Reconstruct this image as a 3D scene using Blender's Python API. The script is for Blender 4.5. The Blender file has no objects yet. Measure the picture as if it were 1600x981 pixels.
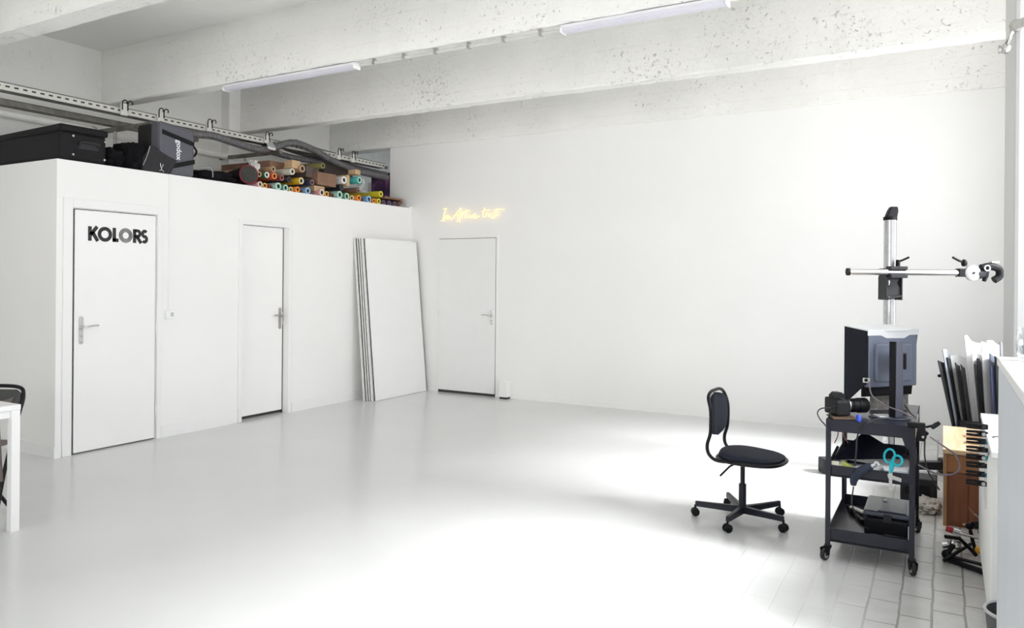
import bpy, bmesh, math, random
from mathutils import Vector, Matrix
random.seed(7)
PI = math.pi
sc = bpy.context.scene
COL = sc.collection

# ------------------------------------------------------------------ camera
CX, CY, CZ, FPX = 6.27, -8.23, 1.48, 1183.0
RA, FA = Vector((.8686, .4955, 0)), Vector((-.4955, .8686, 0))
cam = bpy.data.cameras.new('camera')
camo = bpy.data.objects.new('camera', cam)
COL.objects.link(camo)
r_ = .008
right = (RA * math.cos(r_) + Vector((0, 0, 1)) * math.sin(r_)).normalized()
back = -FA
up = back.cross(right).normalized()
camo.matrix_world = Matrix(((right.x, up.x, back.x, CX), (right.y, up.y, back.y, CY), (right.z, up.z, back.z, CZ), (0, 0, 0, 1)))
cam.sensor_width = 36
cam.lens = 36 * FPX / 1600
cam.shift_y = -52.9 / 1600
cam.clip_start = .02
sc.camera = camo

# ------------------------------------------------------------------ light and exposure
sc.view_settings.view_transform = 'Standard'
sc.view_settings.look = 'None'
sc.view_settings.exposure = -0.03
sc.view_settings.gamma = 1
sc.view_settings.use_curve_mapping = False
SKY, SUN, WIN, UPLIGHT, REAR = 1.2, 7.2, 84.0, 95.0, 27.0
sc.cycles.diffuse_bounces = 8
sc.cycles.max_bounces = 14
wd = bpy.data.worlds.new('sky')
sc.world = wd
wd.use_nodes = True
wd.node_tree.nodes['Background'].inputs[0].default_value = (.86, .93, 1, 1)
wd.node_tree.nodes['Background'].inputs[1].default_value = SKY


def lamp(name, kind, loc, direction, energy, color=(1, 1, 1), size=(1, 1), angle=0):
    l = bpy.data.lights.new(name, kind)
    l.energy = energy
    l.color = color
    if kind == 'AREA':
        l.shape = 'RECTANGLE'
        l.size, l.size_y = size
        l.spread = angle or PI
    if kind == 'SUN':
        l.angle = angle
    o = bpy.data.objects.new(name, l)
    o.location = loc
    o.rotation_euler = Vector(direction).to_track_quat('-Z', 'Z').to_euler()
    COL.objects.link(o)
    return o


lamp('sun', 'SUN', (12, -4, 8), (-.76, -.04, -.67), SUN, (.98, .985, 1), angle=math.radians(16))
# daylight standing in each window opening (the windows are behind the pillar and beside the camera)
WINDOWS = [(-3.12, -.6), (-6.40, -3.72), (-9.9, -7.3)]
for wy0, wy1 in WINDOWS:
    far = .12 if wy0 < -9 else .62 if wy0 > -3 else 1
    lamp('daylight_fill', 'AREA', (9.2, (wy0 + wy1) / 2, 2.6), (-1, 0, -.5 if wy0 > -3 else -.12), WIN * far, (.95, .975, 1), (3.0, 3.4), angle=math.radians(100 if wy0 > -3 else 125))
    # added lamp aimed up through the window to brighten beams and ceiling
    lamp('uplight_fill', 'AREA', (8.4, (wy0 + wy1) / 2, .15), (-1, 0, 1.05), UPLIGHT * (.2 if wy0 > -3 else far), (1, .965, .92), (2.4, 2.2), angle=math.radians(150))
lamp('uplight_fill', 'AREA', (3.0, -12.9, .1), (0, 1, .75), 340, (1, .97, .93), (6.5, 2.0))  # added rear uplight, brightens the beam faces towards the camera
lamp('daylight_fill', 'AREA', (4.6, -12.3, 2.1), (-.26, 1, 0), REAR, (1, .97, .93), (3.4, 2.2), angle=math.radians(52))  # added rear fill, narrowed and aimed to lift the back wall


# ------------------------------------------------------------------ helpers
def W(px, py, x=None, y=None, z=None):
    k = (px - 800) / FPX
    d = FA + RA * k
    dz = (421 + .008 * (px + 1273) - py) / FPX
    t = (x - CX) / d.x if x is not None else (y - CY) / d.y if y is not None else (z - CZ) / dz
    return Vector((CX + d.x * t, CY + d.y * t, CZ + dz * t))


def nd(nt, t, **kw):
    n = nt.nodes.new(t)
    for k, v in kw.items():
        if k in n.inputs:
            n.inputs[k].default_value = v
        else:
            setattr(n, k, v)
    return n


MATS = {}


def pm(name, col, rough=.5, metal=0, var=.05, scale=6, bump=0, bscale=60, emit=None, estr=0, coat=0, spec=.5):
    if name in MATS:
        return MATS[name]
    m = bpy.data.materials.new(name)
    m.use_nodes = True
    nt = m.node_tree
    b = nt.nodes['Principled BSDF']
    b.inputs['Roughness'].default_value = rough
    b.inputs['Metallic'].default_value = metal
    b.inputs['Specular IOR Level'].default_value = spec
    b.inputs['Coat Weight'].default_value = coat
    tc = nd(nt, 'ShaderNodeTexCoord')
    no = nd(nt, 'ShaderNodeTexNoise', Scale=scale, Detail=3.0)
    nt.links.new(tc.outputs['Object'], no.inputs['Vector'])
    cr = nd(nt, 'ShaderNodeValToRGB')
    lo = [max(0, c * (1 - var)) for c in col]
    hi = [min(1, c * (1 + var)) for c in col]
    cr.color_ramp.elements[0].position = .3
    cr.color_ramp.elements[1].position = .7
    cr.color_ramp.elements[0].color = (*lo, 1)
    cr.color_ramp.elements[1].color = (*hi, 1)
    nt.links.new(no.outputs['Fac'], cr.inputs['Fac'])
    nt.links.new(cr.outputs['Color'], b.inputs['Base Color'])
    if bump:
        n2 = nd(nt, 'ShaderNodeTexNoise', Scale=bscale, Detail=4.0)
        nt.links.new(tc.outputs['Object'], n2.inputs['Vector'])
        bp = nd(nt, 'ShaderNodeBump', Strength=bump, Distance=.01)
        nt.links.new(n2.outputs['Fac'], bp.inputs['Height'])
        nt.links.new(bp.outputs['Normal'], b.inputs['Normal'])
    if emit:
        b.inputs['Emission Color'].default_value = (*emit, 1)
        b.inputs['Emission Strength'].default_value = estr
    MATS[name] = m
    return m


ORG = {}


class MB:
    def __init__(s):
        s.bm = bmesh.new()

    def box(s, lo, hi, rot=None, piv=None, bev=0):
        c = (Vector(lo) + Vector(hi)) / 2
        d = [abs(b - a) for a, b in zip(lo, hi)]
        M = Matrix.Translation(c) @ Matrix.Diagonal((*d, 1))
        if rot is not None:
            p = Vector(piv) if piv is not None else c
            M = Matrix.Translation(p) @ rot.to_4x4() @ Matrix.Translation(-p) @ M
        g = bmesh.ops.create_cube(s.bm, size=1, matrix=M)
        if bev:
            es = set()
            for v in g['verts']:
                es.update(v.link_edges)
            bmesh.ops.bevel(s.bm, geom=list(es), offset=bev, segments=2, affect='EDGES', profile=.5)
        return s

    def tube(s, pts, r, n=10, cap=True, radii=None, squash=None):
        pts = [Vector(p) for p in pts]
        N = len(pts)
        prev = None
        rings = []
        for i, p in enumerate(pts):
            t = (pts[min(i + 1, N - 1)] - pts[max(i - 1, 0)]).normalized()
            if prev is None:
                a = Vector((0, 0, 1)) if abs(t.z) < .9 else Vector((1, 0, 0))
                u = t.cross(a).normalized()
            else:
                u = prev - t * prev.dot(t)
                u = u.normalized() if u.length > 1e-6 else t.orthogonal().normalized()
            prev = u
            v = t.cross(u)
            rr = radii[i] if radii else r
            rings.append([s.bm.verts.new(p + (u * math.cos(2 * PI * k / n) + v * math.sin(2 * PI * k / n)) * rr) for k in range(n)])
        for a, b in zip(rings, rings[1:]):
            for k in range(n):
                s.bm.faces.new((a[k], a[(k + 1) % n], b[(k + 1) % n], b[k]))
        if cap:
            s.bm.faces.new(rings[0][::-1])
            s.bm.faces.new(rings[-1])
        return s

    def cyl(s, a, b, r, n=16, r2=None):
        return s.tube([a, b], r, n, True, [r, r if r2 is None else r2])

    def pipe(s, a, b, r, ri, n=20):
        """hollow straight tube with open ends"""
        a, b = Vector(a), Vector(b)
        t = (b - a).normalized()
        u = t.orthogonal().normalized()
        v = t.cross(u)
        R = [[s.bm.verts.new(p + (u * math.cos(2 * PI * k / n) + v * math.sin(2 * PI * k / n)) * q) for k in range(n)] for p, q in ((a, r), (b, r), (b, ri), (a, ri))]
        for i in range(4):
            A, B = R[i], R[(i + 1) % 4]
            for k in range(n):
                s.bm.faces.new((A[k], A[(k + 1) % n], B[(k + 1) % n], B[k]))
        return s

    def lathe(s, prof, c=(0, 0, 0), n=24, axis=None):
        M = Matrix.Translation(c)
        if axis is not None:
            M = M @ Vector((0, 0, 1)).rotation_difference(Vector(axis)).to_matrix().to_4x4()
        rings = []
        for (r, z) in prof:
            if r < 1e-6:
                rings.append([s.bm.verts.new(M @ Vector((0, 0, z)))])
            else:
                rings.append([s.bm.verts.new(M @ Vector((r * math.cos(2 * PI * k / n), r * math.sin(2 * PI * k / n), z))) for k in range(n)])
        for A, B in zip(rings, rings[1:]):
            if len(A) == 1 and len(B) == 1:
                continue
            for k in range(n):
                k2 = (k + 1) % n
                if len(A) == 1:
                    s.bm.faces.new((A[0], B[k2], B[k]))
                elif len(B) == 1:
                    s.bm.faces.new((A[k], A[k2], B[0]))
                else:
                    s.bm.faces.new((A[k], A[k2], B[k2], B[k]))
        return s

    def prism(s, poly, O, U, V, N, th):
        """polygon poly in plane (O;U,V) extruded th along N"""
        O, U, V, N = map(Vector, (O, U, V, N))
        a = [s.bm.verts.new(O + U * p[0] + V * p[1]) for p in poly]
        b = [s.bm.verts.new(O + U * p[0] + V * p[1] + N * th) for p in poly]
        n = len(poly)
        s.bm.faces.new(a[::-1])
        s.bm.faces.new(b)
        for k in range(n):
            s.bm.faces.new((a[k], a[(k + 1) % n], b[(k + 1) % n], b[k]))
        return s

    def strip(s, pts, w, O, U, V, N, th, closed=False):
        """flat stroke of width w along 2D pts"""
        n = len(pts)
        P = [Vector(p) for p in pts]
        L, Rr = [], []
        for i in range(n):
            if closed:
                t = (P[(i + 1) % n] - P[i - 1])
            else:
                t = P[min(i + 1, n - 1)] - P[max(i - 1, 0)]
            t.normalize()
            q = Vector((-t.y, t.x))
            L.append(P[i] + q * w / 2)
            Rr.append(P[i] - q * w / 2)
        for i in range(n if closed else n - 1):
            j = (i + 1) % n
            s.prism([L[i], L[j], Rr[j], Rr[i]], O, U, V, N, th)
        return s

    def sphere(s, c, r, sx=1, sy=1, sz=1, rot=None, u=16, v=10):
        M = Matrix.Translation(c)
        if rot is not None:
            M = M @ rot.to_4x4()
        bmesh.ops.create_uvsphere(s.bm, u_segments=u, v_segments=v, radius=r, matrix=M @ Matrix.Diagonal((sx, sy, sz, 1)))
        return s

    def build(s, name, mat, parent=None, smooth=False, bevel=0, sub=0, label=None, solid=0):
        bm = s.bm
        if bm.faces:
            bmesh.ops.recalc_face_normals(bm, faces=bm.faces)
        me = bpy.data.meshes.new(name)
        off = Vector((0, 0, 0))
        if parent is not None:
            o_ = ORG.get(parent)
            if o_ is not None:
                off = o_
        else:
            cs = [v.co for v in bm.verts]
            off = Vector(((min(c.x for c in cs) + max(c.x for c in cs)) / 2, (min(c.y for c in cs) + max(c.y for c in cs)) / 2, min(c.z for c in cs)))
        for v in bm.verts:
            v.co -= off
        bm.to_mesh(me)
        bm.free()
        me.materials.append(mat)
        if smooth:
            for p in me.polygons:
                p.use_smooth = True
        o = bpy.data.objects.new(name, me)
        COL.objects.link(o)
        if parent is not None:
            o.parent = parent
            ORG[o] = ORG.get(parent)
        else:
            o.location = off
            ORG[o] = off
        if solid:
            m = o.modifiers.new('solid', 'SOLIDIFY')
            m.thickness = solid
        if bevel:
            m = o.modifiers.new('bevel', 'BEVEL')
            m.width = bevel
            m.segments = 2
            m.limit_method = 'ANGLE'
        if sub:
            m = o.modifiers.new('sub', 'SUBSURF')
            m.levels = m.render_levels = sub
        if smooth and not sub:
            try:
                me.set_sharp_from_angle(angle=math.radians(40))
            except Exception:
                pass
        if label:
            o['label'] = label
        return o


def tag(o, label, cat, group=None, kind=None):
    if label:
        o['label'] = label
    if cat:
        o['category'] = cat
    if group:
        o['group'] = group
    if kind:
        o['kind'] = kind
    return o


def thing(name, label, cat, loc, rotz=0, group=None, local=False):
    o = bpy.data.objects.new(name, None)
    o.location = loc
    o.rotation_euler = (0, 0, rotz)
    o.empty_display_size = .1
    COL.objects.link(o)
    ORG[o] = None if local else Vector(loc)
    return tag(o, label, cat, group)


def struct(mb, name, mat, label, parent=None, cat='structure', **kw):
    o = mb.build(name, mat, parent, **kw)
    if parent is None:
        tag(o, label, cat, kind='structure')
    return o


def B(lo, hi, **kw):
    return MB().box(lo, hi, **kw)


def text_mesh(txt, size, mat, name, parent, O, U, V, N, bold=0, th=.001):
    cu = bpy.data.curves.new(name, 'FONT')
    cu.body = txt
    cu.size = size
    cu.offset = bold
    cu.align_x = 'CENTER'
    cu.align_y = 'CENTER'
    cu.extrude = th
    to = bpy.data.objects.new('tmp', cu)
    COL.objects.link(to)
    dg = bpy.context.evaluated_depsgraph_get()
    me = bpy.data.meshes.new_from_object(to.evaluated_get(dg))
    bpy.data.objects.remove(to)
    O, U, V, N = map(Vector, (O, U, V, N))
    M = Matrix(((U.x, V.x, N.x, O.x), (U.y, V.y, N.y, O.y), (U.z, V.z, N.z, O.z), (0, 0, 0, 1)))
    off = ORG.get(parent) or Vector((0, 0, 0))
    me.transform(Matrix.Translation(-off) @ M)
    me.materials.clear()
    me.materials.append(mat)
    o = bpy.data.objects.new(name, me)
    COL.objects.link(o)
    o.parent = parent
    return o


def smooth_path(pts, k=6):
    """Catmull-Rom through pts"""
    P = [Vector(p) for p in pts]
    out = []
    for i in range(len(P) - 1):
        a, b, c, d = P[max(i - 1, 0)], P[i], P[i + 1], P[min(i + 2, len(P) - 1)]
        for j in range(k):
            t = j / k
            out.append(.5 * ((2 * b) + (c - a) * t + (2 * a - 5 * b + 4 * c - d) * t * t + (3 * b - a - 3 * c + d) * t ** 3))
    out.append(P[-1])
    return out


def blob(c, d, seed=0, amp=.1, freq=4, n=20, power=.7):
    """soft crumpled box-like bag"""
    mb = MB()
    bmesh.ops.create_uvsphere(mb.bm, u_segments=n * 2, v_segments=n, radius=1)
    from mathutils import noise
    for v in mb.bm.verts:
        q = v.co.copy()
        q = Vector([math.copysign(abs(x) ** power, x) for x in q])
        f = 1 + amp * noise.noise(q * freq + Vector((seed * 7.1, 0, 0))) + amp * .5 * noise.noise(q * freq * 2.7 + Vector((0, seed * 3.3, 0)))
        q = q * f
        v.co = Vector((c[0] + q.x * d[0] / 2, c[1] + q.y * d[1] / 2, c[2] + max(q.z, -1.0) * d[2] / 2))
    return mb


# ------------------------------------------------------------------ materials of the room
def wall_paint(name, col, bump=.12, rough=.55, stain=.03, pits=0, lines=False):
    m = bpy.data.materials.new(name)
    m.use_nodes = True
    nt = m.node_tree
    L = nt.links.new
    b = nt.nodes['Principled BSDF']
    b.inputs['Roughness'].default_value = rough
    b.inputs['Specular IOR Level'].default_value = .35
    g = nd(nt, 'ShaderNodeNewGeometry')
    n1 = nd(nt, 'ShaderNodeTexNoise', Scale=.9, Detail=5.0, Roughness=.6)
    L(g.outputs['Position'], n1.inputs['Vector'])
    cr = nd(nt, 'ShaderNodeValToRGB')
    cr.color_ramp.elements[0].position = .3
    cr.color_ramp.elements[1].position = .75
    cr.color_ramp.elements[0].color = (*[c * (1 - stain) for c in col], 1)
    cr.color_ramp.elements[1].color = (*[min(1, c * (1 + stain * .3)) for c in col], 1)
    L(n1.outputs['Fac'], cr.inputs['Fac'])
    colour = cr.outputs['Color']
    n2 = nd(nt, 'ShaderNodeTexNoise', Scale=55.0 if not pits else 14.0, Detail=6.0, Roughness=.65)
    L(g.outputs['Position'], n2.inputs['Vector'])
    height = n2.outputs['Fac']
    if pits:
        vo = nd(nt, 'ShaderNodeTexNoise', Scale=26.0, Detail=8.0, Roughness=.8)
        L(g.outputs['Position'], vo.inputs['Vector'])
        big = nd(nt, 'ShaderNodeTexNoise', Scale=1.3, Detail=2.0)
        L(g.outputs['Position'], big.inputs['Vector'])
        mu = nd(nt, 'ShaderNodeMath', operation='MULTIPLY_ADD')
        L(big.outputs['Fac'], mu.inputs[0])
        mu.inputs[1].default_value = .22
        L(vo.outputs['Fac'], mu.inputs[2])
        r2 = nd(nt, 'ShaderNodeValToRGB')
        r2.color_ramp.elements[0].position = .715
        r2.color_ramp.elements[1].position = .76
        r2.color_ramp.elements[0].color = (0, 0, 0, 1)
        L(mu.outputs[0], r2.inputs['Fac'])
        mx = nd(nt, 'ShaderNodeMixRGB')
        mx.inputs['Color2'].default_value = (.30, .29, .26, 1)
        fm = nd(nt, 'ShaderNodeMath', operation='MULTIPLY')
        L(r2.outputs['Color'], fm.inputs[0])
        fm.inputs[1].default_value = pits
        L(fm.outputs[0], mx.inputs['Fac'])
        L(colour, mx.inputs['Color1'])
        colour = mx.outputs['Color']
        if lines:
            sp = nd(nt, 'ShaderNodeSeparateXYZ')
            wob = nd(nt, 'ShaderNodeTexNoise', Scale=.7)
            L(g.outputs['Position'], wob.inputs['Vector'])
            L(g.outputs['Position'], sp.inputs[0])
            ad = nd(nt, 'ShaderNodeMath', operation='MULTIPLY_ADD')
            L(wob.outputs['Fac'], ad.inputs[0])
            ad.inputs[1].default_value = .03
            L(sp.outputs['Z'], ad.inputs[2])
            md = nd(nt, 'ShaderNodeMath', operation='PINGPONG')
            L(ad.outputs[0], md.inputs[0])
            md.inputs[1].default_value = .095
            lt = nd(nt, 'ShaderNodeMath', operation='LESS_THAN')
            L(md.outputs[0], lt.inputs[0])
            lt.inputs[1].default_value = .0035
            sb = nd(nt, 'ShaderNodeMath', operation='MULTIPLY_ADD')
            L(lt.outputs[0], sb.inputs[0])
            sb.inputs[1].default_value = -.8
            L(n2.outputs['Fac'], sb.inputs[2])
            height = sb.outputs[0]
            s2 = nd(nt, 'ShaderNodeMath', operation='MULTIPLY_ADD')
            L(r2.outputs['Color'], s2.inputs[0])
            s2.inputs[1].default_value = -.8
            L(height, s2.inputs[2])
            height = s2.outputs[0]
    L(colour, b.inputs['Base Color'])
    bp = nd(nt, 'ShaderNodeBump', Strength=bump, Distance=.012 if pits else .004)
    L(height, bp.inputs['Height'])
    L(bp.outputs['Normal'], b.inputs['Normal'])
    return m


WALL = wall_paint('wall paint', (.895, .89, .88))
PART = wall_paint('partition paint', (.905, .893, .884), bump=.08)
CONC = wall_paint('painted concrete', (.91, .903, .882), bump=.7, stain=.10, pits=.4, lines=True)
LEFTW = wall_paint('rough plaster', (.82, .815, .79), bump=.3, stain=.1, pits=.25)
CEIL = wall_paint('ceiling paint', (.88, .875, .855), bump=.25, stain=.08, pits=.15)


def floor_mat():
    m = bpy.data.materials.new('painted tile floor')
    m.use_nodes = True
    nt = m.node_tree
    L = nt.links.new
    b = nt.nodes['Principled BSDF']
    g = nd(nt, 'ShaderNodeNewGeometry')
    sp = nd(nt, 'ShaderNodeSeparateXYZ')
    L(g.outputs['Position'], sp.inputs[0])
    # worn strip beside the window wall (x above about 6.1, wandering edge)
    nz = nd(nt, 'ShaderNodeTexNoise', Scale=2.2, Detail=5.0)
    L(g.outputs['Position'], nz.inputs['Vector'])
    a1 = nd(nt, 'ShaderNodeMath', operation='MULTIPLY_ADD')
    L(nz.outputs['Fac'], a1.inputs[0])
    a1.inputs[1].default_value = .5
    L(sp.outputs['X'], a1.inputs[2])
    ramp = nd(nt, 'ShaderNodeMapRange')
    ramp.inputs['From Min'].default_value = 6.05
    ramp.inputs['From Max'].default_value = 6.45
    L(a1.outputs[0], ramp.inputs['Value'])
    big = nd(nt, 'ShaderNodeTexNoise', Scale=.8, Detail=6.0, Roughness=.6)
    L(g.outputs['Position'], big.inputs['Vector'])
    cr = nd(nt, 'ShaderNodeValToRGB')
    cr.color_ramp.elements[0].position = .3
    cr.color_ramp.elements[1].position = .7
    cr.color_ramp.elements[0].color = (.66, .665, .66, 1)
    cr.color_ramp.elements[1].color = (.70, .705, .70, 1)
    L(big.outputs['Fac'], cr.inputs['Fac'])
    br = nd(nt, 'ShaderNodeTexBrick')
    mp = nd(nt, 'ShaderNodeMapping')
    mp.inputs['Rotation'].default_value = (0, 0, PI / 2)
    wv = nd(nt, 'ShaderNodeTexNoise', Scale=6.0, Detail=4.0)
    L(g.outputs['Position'], wv.inputs['Vector'])
    vm = nd(nt, 'ShaderNodeVectorMath', operation='MULTIPLY_ADD')
    L(wv.outputs['Color'], vm.inputs[0])
    vm.inputs[1].default_value = (.013, .013, 0)
    L(g.outputs['Position'], vm.inputs[2])
    L(vm.outputs[0], mp.inputs['Vector'])
    L(mp.outputs[0], br.inputs['Vector'])
    br.inputs['Scale'].default_value = 1.0
    br.inputs['Mortar Size'].default_value = .006
    br.inputs['Mortar Smooth'].default_value = .4
    br.inputs['Brick Width'].default_value = .26
    br.inputs['Row Height'].default_value = .13
    br.inputs['Color1'].default_value = (.68, .68, .67, 1)
    br.inputs['Color2'].default_value = (.76, .76, .75, 1)
    br.inputs['Mortar'].default_value = (.36, .35, .33, 1)
    fine = nd(nt, 'ShaderNodeTexNoise', Scale=9.0, Detail=8.0, Roughness=.7)
    L(g.outputs['Position'], fine.inputs['Vector'])
    fr = nd(nt, 'ShaderNodeValToRGB')
    fr.color_ramp.elements[0].position = .35
    fr.color_ramp.elements[1].position = .65
    fr.color_ramp.elements[0].color = (.55, .55, .54, 1)
    L(fine.outputs['Fac'], fr.inputs['Fac'])
    mul = nd(nt, 'ShaderNodeMixRGB', blend_type='MULTIPLY')
    mul.inputs['Fac'].default_value = .3
    L(br.outputs['Color'], mul.inputs['Color1'])
    L(fr.outputs['Color'], mul.inputs['Color2'])
    mx = nd(nt, 'ShaderNodeMixRGB')
    L(ramp.outputs[0], mx.inputs['Fac'])
    L(cr.outputs['Color'], mx.inputs['Color1'])
    L(mul.outputs['Color'], mx.inputs['Color2'])
    L(mx.outputs['Color'], b.inputs['Base Color'])
    b.inputs['Roughness'].default_value = .2
    # relief: faint under the paint, clear where worn
    r3 = nd(nt, 'ShaderNodeMapRange')
    r3.inputs['From Min'].default_value = 4.6
    r3.inputs['From Max'].default_value = 6.1
    r3.inputs['To Min'].default_value = .03
    r3.inputs['To Max'].default_value = 1
    L(sp.outputs['X'], r3.inputs['Value'])
    inv = nd(nt, 'ShaderNodeMath', operation='MULTIPLY')
    L(br.outputs['Fac'], inv.inputs[0])
    L(r3.outputs[0], inv.inputs[1])
    sm = nd(nt, 'ShaderNodeTexNoise', Scale=5.0, Detail=3.0)
    L(g.outputs['Position'], sm.inputs['Vector'])
    hh = nd(nt, 'ShaderNodeMath', operation='MULTIPLY_ADD')
    L(inv.outputs[0], hh.inputs[0])
    hh.inputs[1].default_value = -.8
    s2 = nd(nt, 'ShaderNodeMath', operation='MULTIPLY')
    L(sm.outputs['Fac'], s2.inputs[0])
    s2.inputs[1].default_value = .35
    L(s2.outputs[0], hh.inputs[2])
    bp = nd(nt, 'ShaderNodeBump', Strength=.35, Distance=.006)
    L(hh.outputs[0], bp.inputs['Height'])
    L(bp.outputs['Normal'], b.inputs['Normal'])
    return m


FLOOR = floor_mat()
WHITE = pm('white gloss paint', (.88, .878, .872), .35, var=.01)
DOORW = pm('white door paint', (.91, .898, .890), .35, var=.012, scale=2)
BLACK = pm('black metal', (.007, .007, .009), .35, var=.2, spec=.25)
BLACKP = pm('black plastic', (.008, .008, .010), .45, var=.15, spec=.2)
CHARC = pm('charcoal plastic', (.028, .028, .032), .5, var=.1, spec=.25)
NYLON = pm('black nylon', (.007, .006, .008), .8, var=.3, spec=.15, scale=30, bump=.4, bscale=220)
NAVYM = pm('dark blue grey metal', (.017, .018, .028), .38, var=.12, spec=.3)
CHROME = pm('chrome', (.72, .72, .73), .16, 1, var=.03)
STEEL = pm('brushed steel', (.55, .54, .52), .32, 1, var=.08, scale=30)
GALV = pm('galvanised metal', (.42, .41, .39), .4, .7, var=.15, scale=20)
RUBBER = pm('rubber', (.02, .02, .022), .7, var=.1)
GREYT = pm('grey corrugated plastic', (.13, .125, .13), .45, var=.15, scale=20)
DARKV = pm('dark void', (.02, .02, .02), .9)
# ------------------------------------------------------------------ room shell
ZC, ZB = 3.85, 3.28           # ceiling and beam soffit heights
XL, XR, YR = -1.45, 7.0, -11.6   # left wall, window wall, rear wall
struct(B((XL - .2, YR - .2, -.15), (XR + .4, 1.6, 0)), 'floor', FLOOR, 'glossy light grey painted floor with worn brick tiles beside the windows', cat='floor')
struct(B((XL - .2, YR - .2, ZC), (XR + .4, 1.6, ZC + .2)), 'ceiling', CEIL, 'painted ceiling between the concrete beams', cat='ceiling')
mb = B((-.375, 0, 0), (XR + .3, .18, ZC))
struct(mb, 'wall_back', WALL, 'smooth white back wall behind the neon sign', cat='wall')
struct(B((XL - .2, YR, 0), (XL, 1.4, ZC)), 'wall_left', LEFTW, 'rough plaster wall behind the storage top of the partition', cat='wall')
struct(B((XL, 1.4, 0), (.2, 1.6, ZC)), 'wall_alcove', LEFTW, 'far end wall of the storage alcove', cat='wall')
# rear wall with a wide window opening
mb = B((XL - .2, YR - .2, 0), (XR + .3, YR, .95))
mb.box((XL - .2, YR - .2, 3.15), (XR + .3, YR, ZC)).box((XL - .2, YR - .2, .95), (-.3, YR, 3.15)).box((6.3, YR - .2, .95), (XR + .3, YR, 3.15))
struct(mb, 'wall_rear', WALL, 'rear wall with a wide window, behind the camera', cat='wall')
# window wall
mb = B((XR, YR, 0), (XR + .3, 1.4, .95)).box((XR, YR, 3.2), (XR + .3, 1.4, ZC))
ys = [YR] + [v for w in sorted(WINDOWS) for v in w] + [1.4]
for a, b in zip(ys[::2], ys[1::2]):
    mb.box((XR, a, .95), (XR + .3, b, 3.2))
struct(mb, 'wall_right', WALL, 'white window wall at the right edge', cat='wall')
GLASS = bpy.data.materials.new('window glass')
GLASS.use_nodes = True
nt = GLASS.node_tree
nt.nodes.clear()
o_ = nd(nt, 'ShaderNodeOutputMaterial')
mx_ = nd(nt, 'ShaderNodeMixShader')
mx_.inputs[0].default_value = .02
t_ = nd(nt, 'ShaderNodeBsdfTransparent')
g_ = nd(nt, 'ShaderNodeBsdfGlossy', Roughness=.02)
nt.links.new(t_.outputs[0], mx_.inputs[1])
nt.links.new(g_.outputs[0], mx_.inputs[2])
nt.links.new(mx_.outputs[0], o_.inputs[0])
for i, (a, b) in enumerate(WINDOWS):
    mb = MB()
    x0, x1 = XR + .12, XR + .17
    for q in (a, (a + b) / 2 - .025, b - .05):
        mb.box((x0, q, .95), (x1, q + .05, 3.2))
    for q in (.95, 3.15):
        mb.box((x0, a, q), (x1, b, q + .05))
    w = struct(mb, 'window_%d' % (i + 1), WHITE, 'white framed window in the right wall', cat='window')
    B((x0 + .02, a + .05, 1.0), (x0 + .026, b - .05, 3.15)).build('pane', GLASS, w)
mb = MB()
for q in (-.3, 1.85, 4.0, 6.25):
    mb.box((q, YR - .12, .95), (q + .05, YR - .07, 3.15))
for q in (.95, 3.1):
    mb.box((-.3, YR - .12, q), (6.3, YR - .07, q + .05))
w = struct(mb, 'window_4', WHITE, 'wide white framed window in the rear wall', cat='window')
B((-.25, YR - .1, 1.0), (6.25, YR - .094, 3.1)).build('pane', GLASS, w)

# beams: each spans wall to wall
for i, (y0, y1, lab) in enumerate(((-.05, .18, 'pitted white concrete beam along the top of the back wall'),
                                   (-1.765, -1.605, 'second pitted white concrete beam from the back wall'),
                                   (-3.46, -3.30, 'pitted white concrete beam that carries the strip lamps'),
                                   (-5.25, -5.06, 'smooth white beam crossing the upper left corner'),
                                   (-6.95, -6.77, 'white beam above the camera'),
                                   (-8.7, -8.5, 'white beam behind the camera'))):
    top = ZC
    mb = MB()
    # the shaft, subdivided along its length with slightly uneven arris
    n = 90
    x0, x1 = XL, XR
    rnd = random.Random(i)
    rows = []
    for k in range(n + 1):
        x = x0 + (x1 - x0) * k / n
        j = (rnd.random() - .5) * .008
        j2 = (rnd.random() - .5) * .006
        rows.append([mb.bm.verts.new(p) for p in ((x, y0, top), (x, y0 + j2, (top + ZB) / 2), (x, y0 + j2, ZB + .012), (x, y0 + .012, ZB + j), (x, y1 - .01, ZB + j), (x, y1, ZB + .01), (x, y1, top))])
    for A, Bq in zip(rows, rows[1:]):
        for k in range(6):
            mb.bm.faces.new((A[k], A[k + 1], Bq[k + 1], Bq[k]))
    mb.bm.faces.new(rows[0])
    mb.bm.faces.new(rows[-1][::-1])
    struct(mb, 'ceiling_beam', CONC, lab, cat='beam')
# pilaster on the left wall under the second beam
struct(B((XL, -1.93, 0), (XL + .14, -1.62, ZC)), 'wall_pilaster', CONC, 'rough concrete pilaster on the left wall under the second beam', cat='pillar')
# window pillars
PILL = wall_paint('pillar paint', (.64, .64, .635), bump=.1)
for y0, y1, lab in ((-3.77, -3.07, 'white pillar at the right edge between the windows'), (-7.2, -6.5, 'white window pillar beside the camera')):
    struct(B((6.566, y0, 0), (XR, y1, ZC), bev=.02), 'pillar', PILL, lab, cat='pillar')

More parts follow.
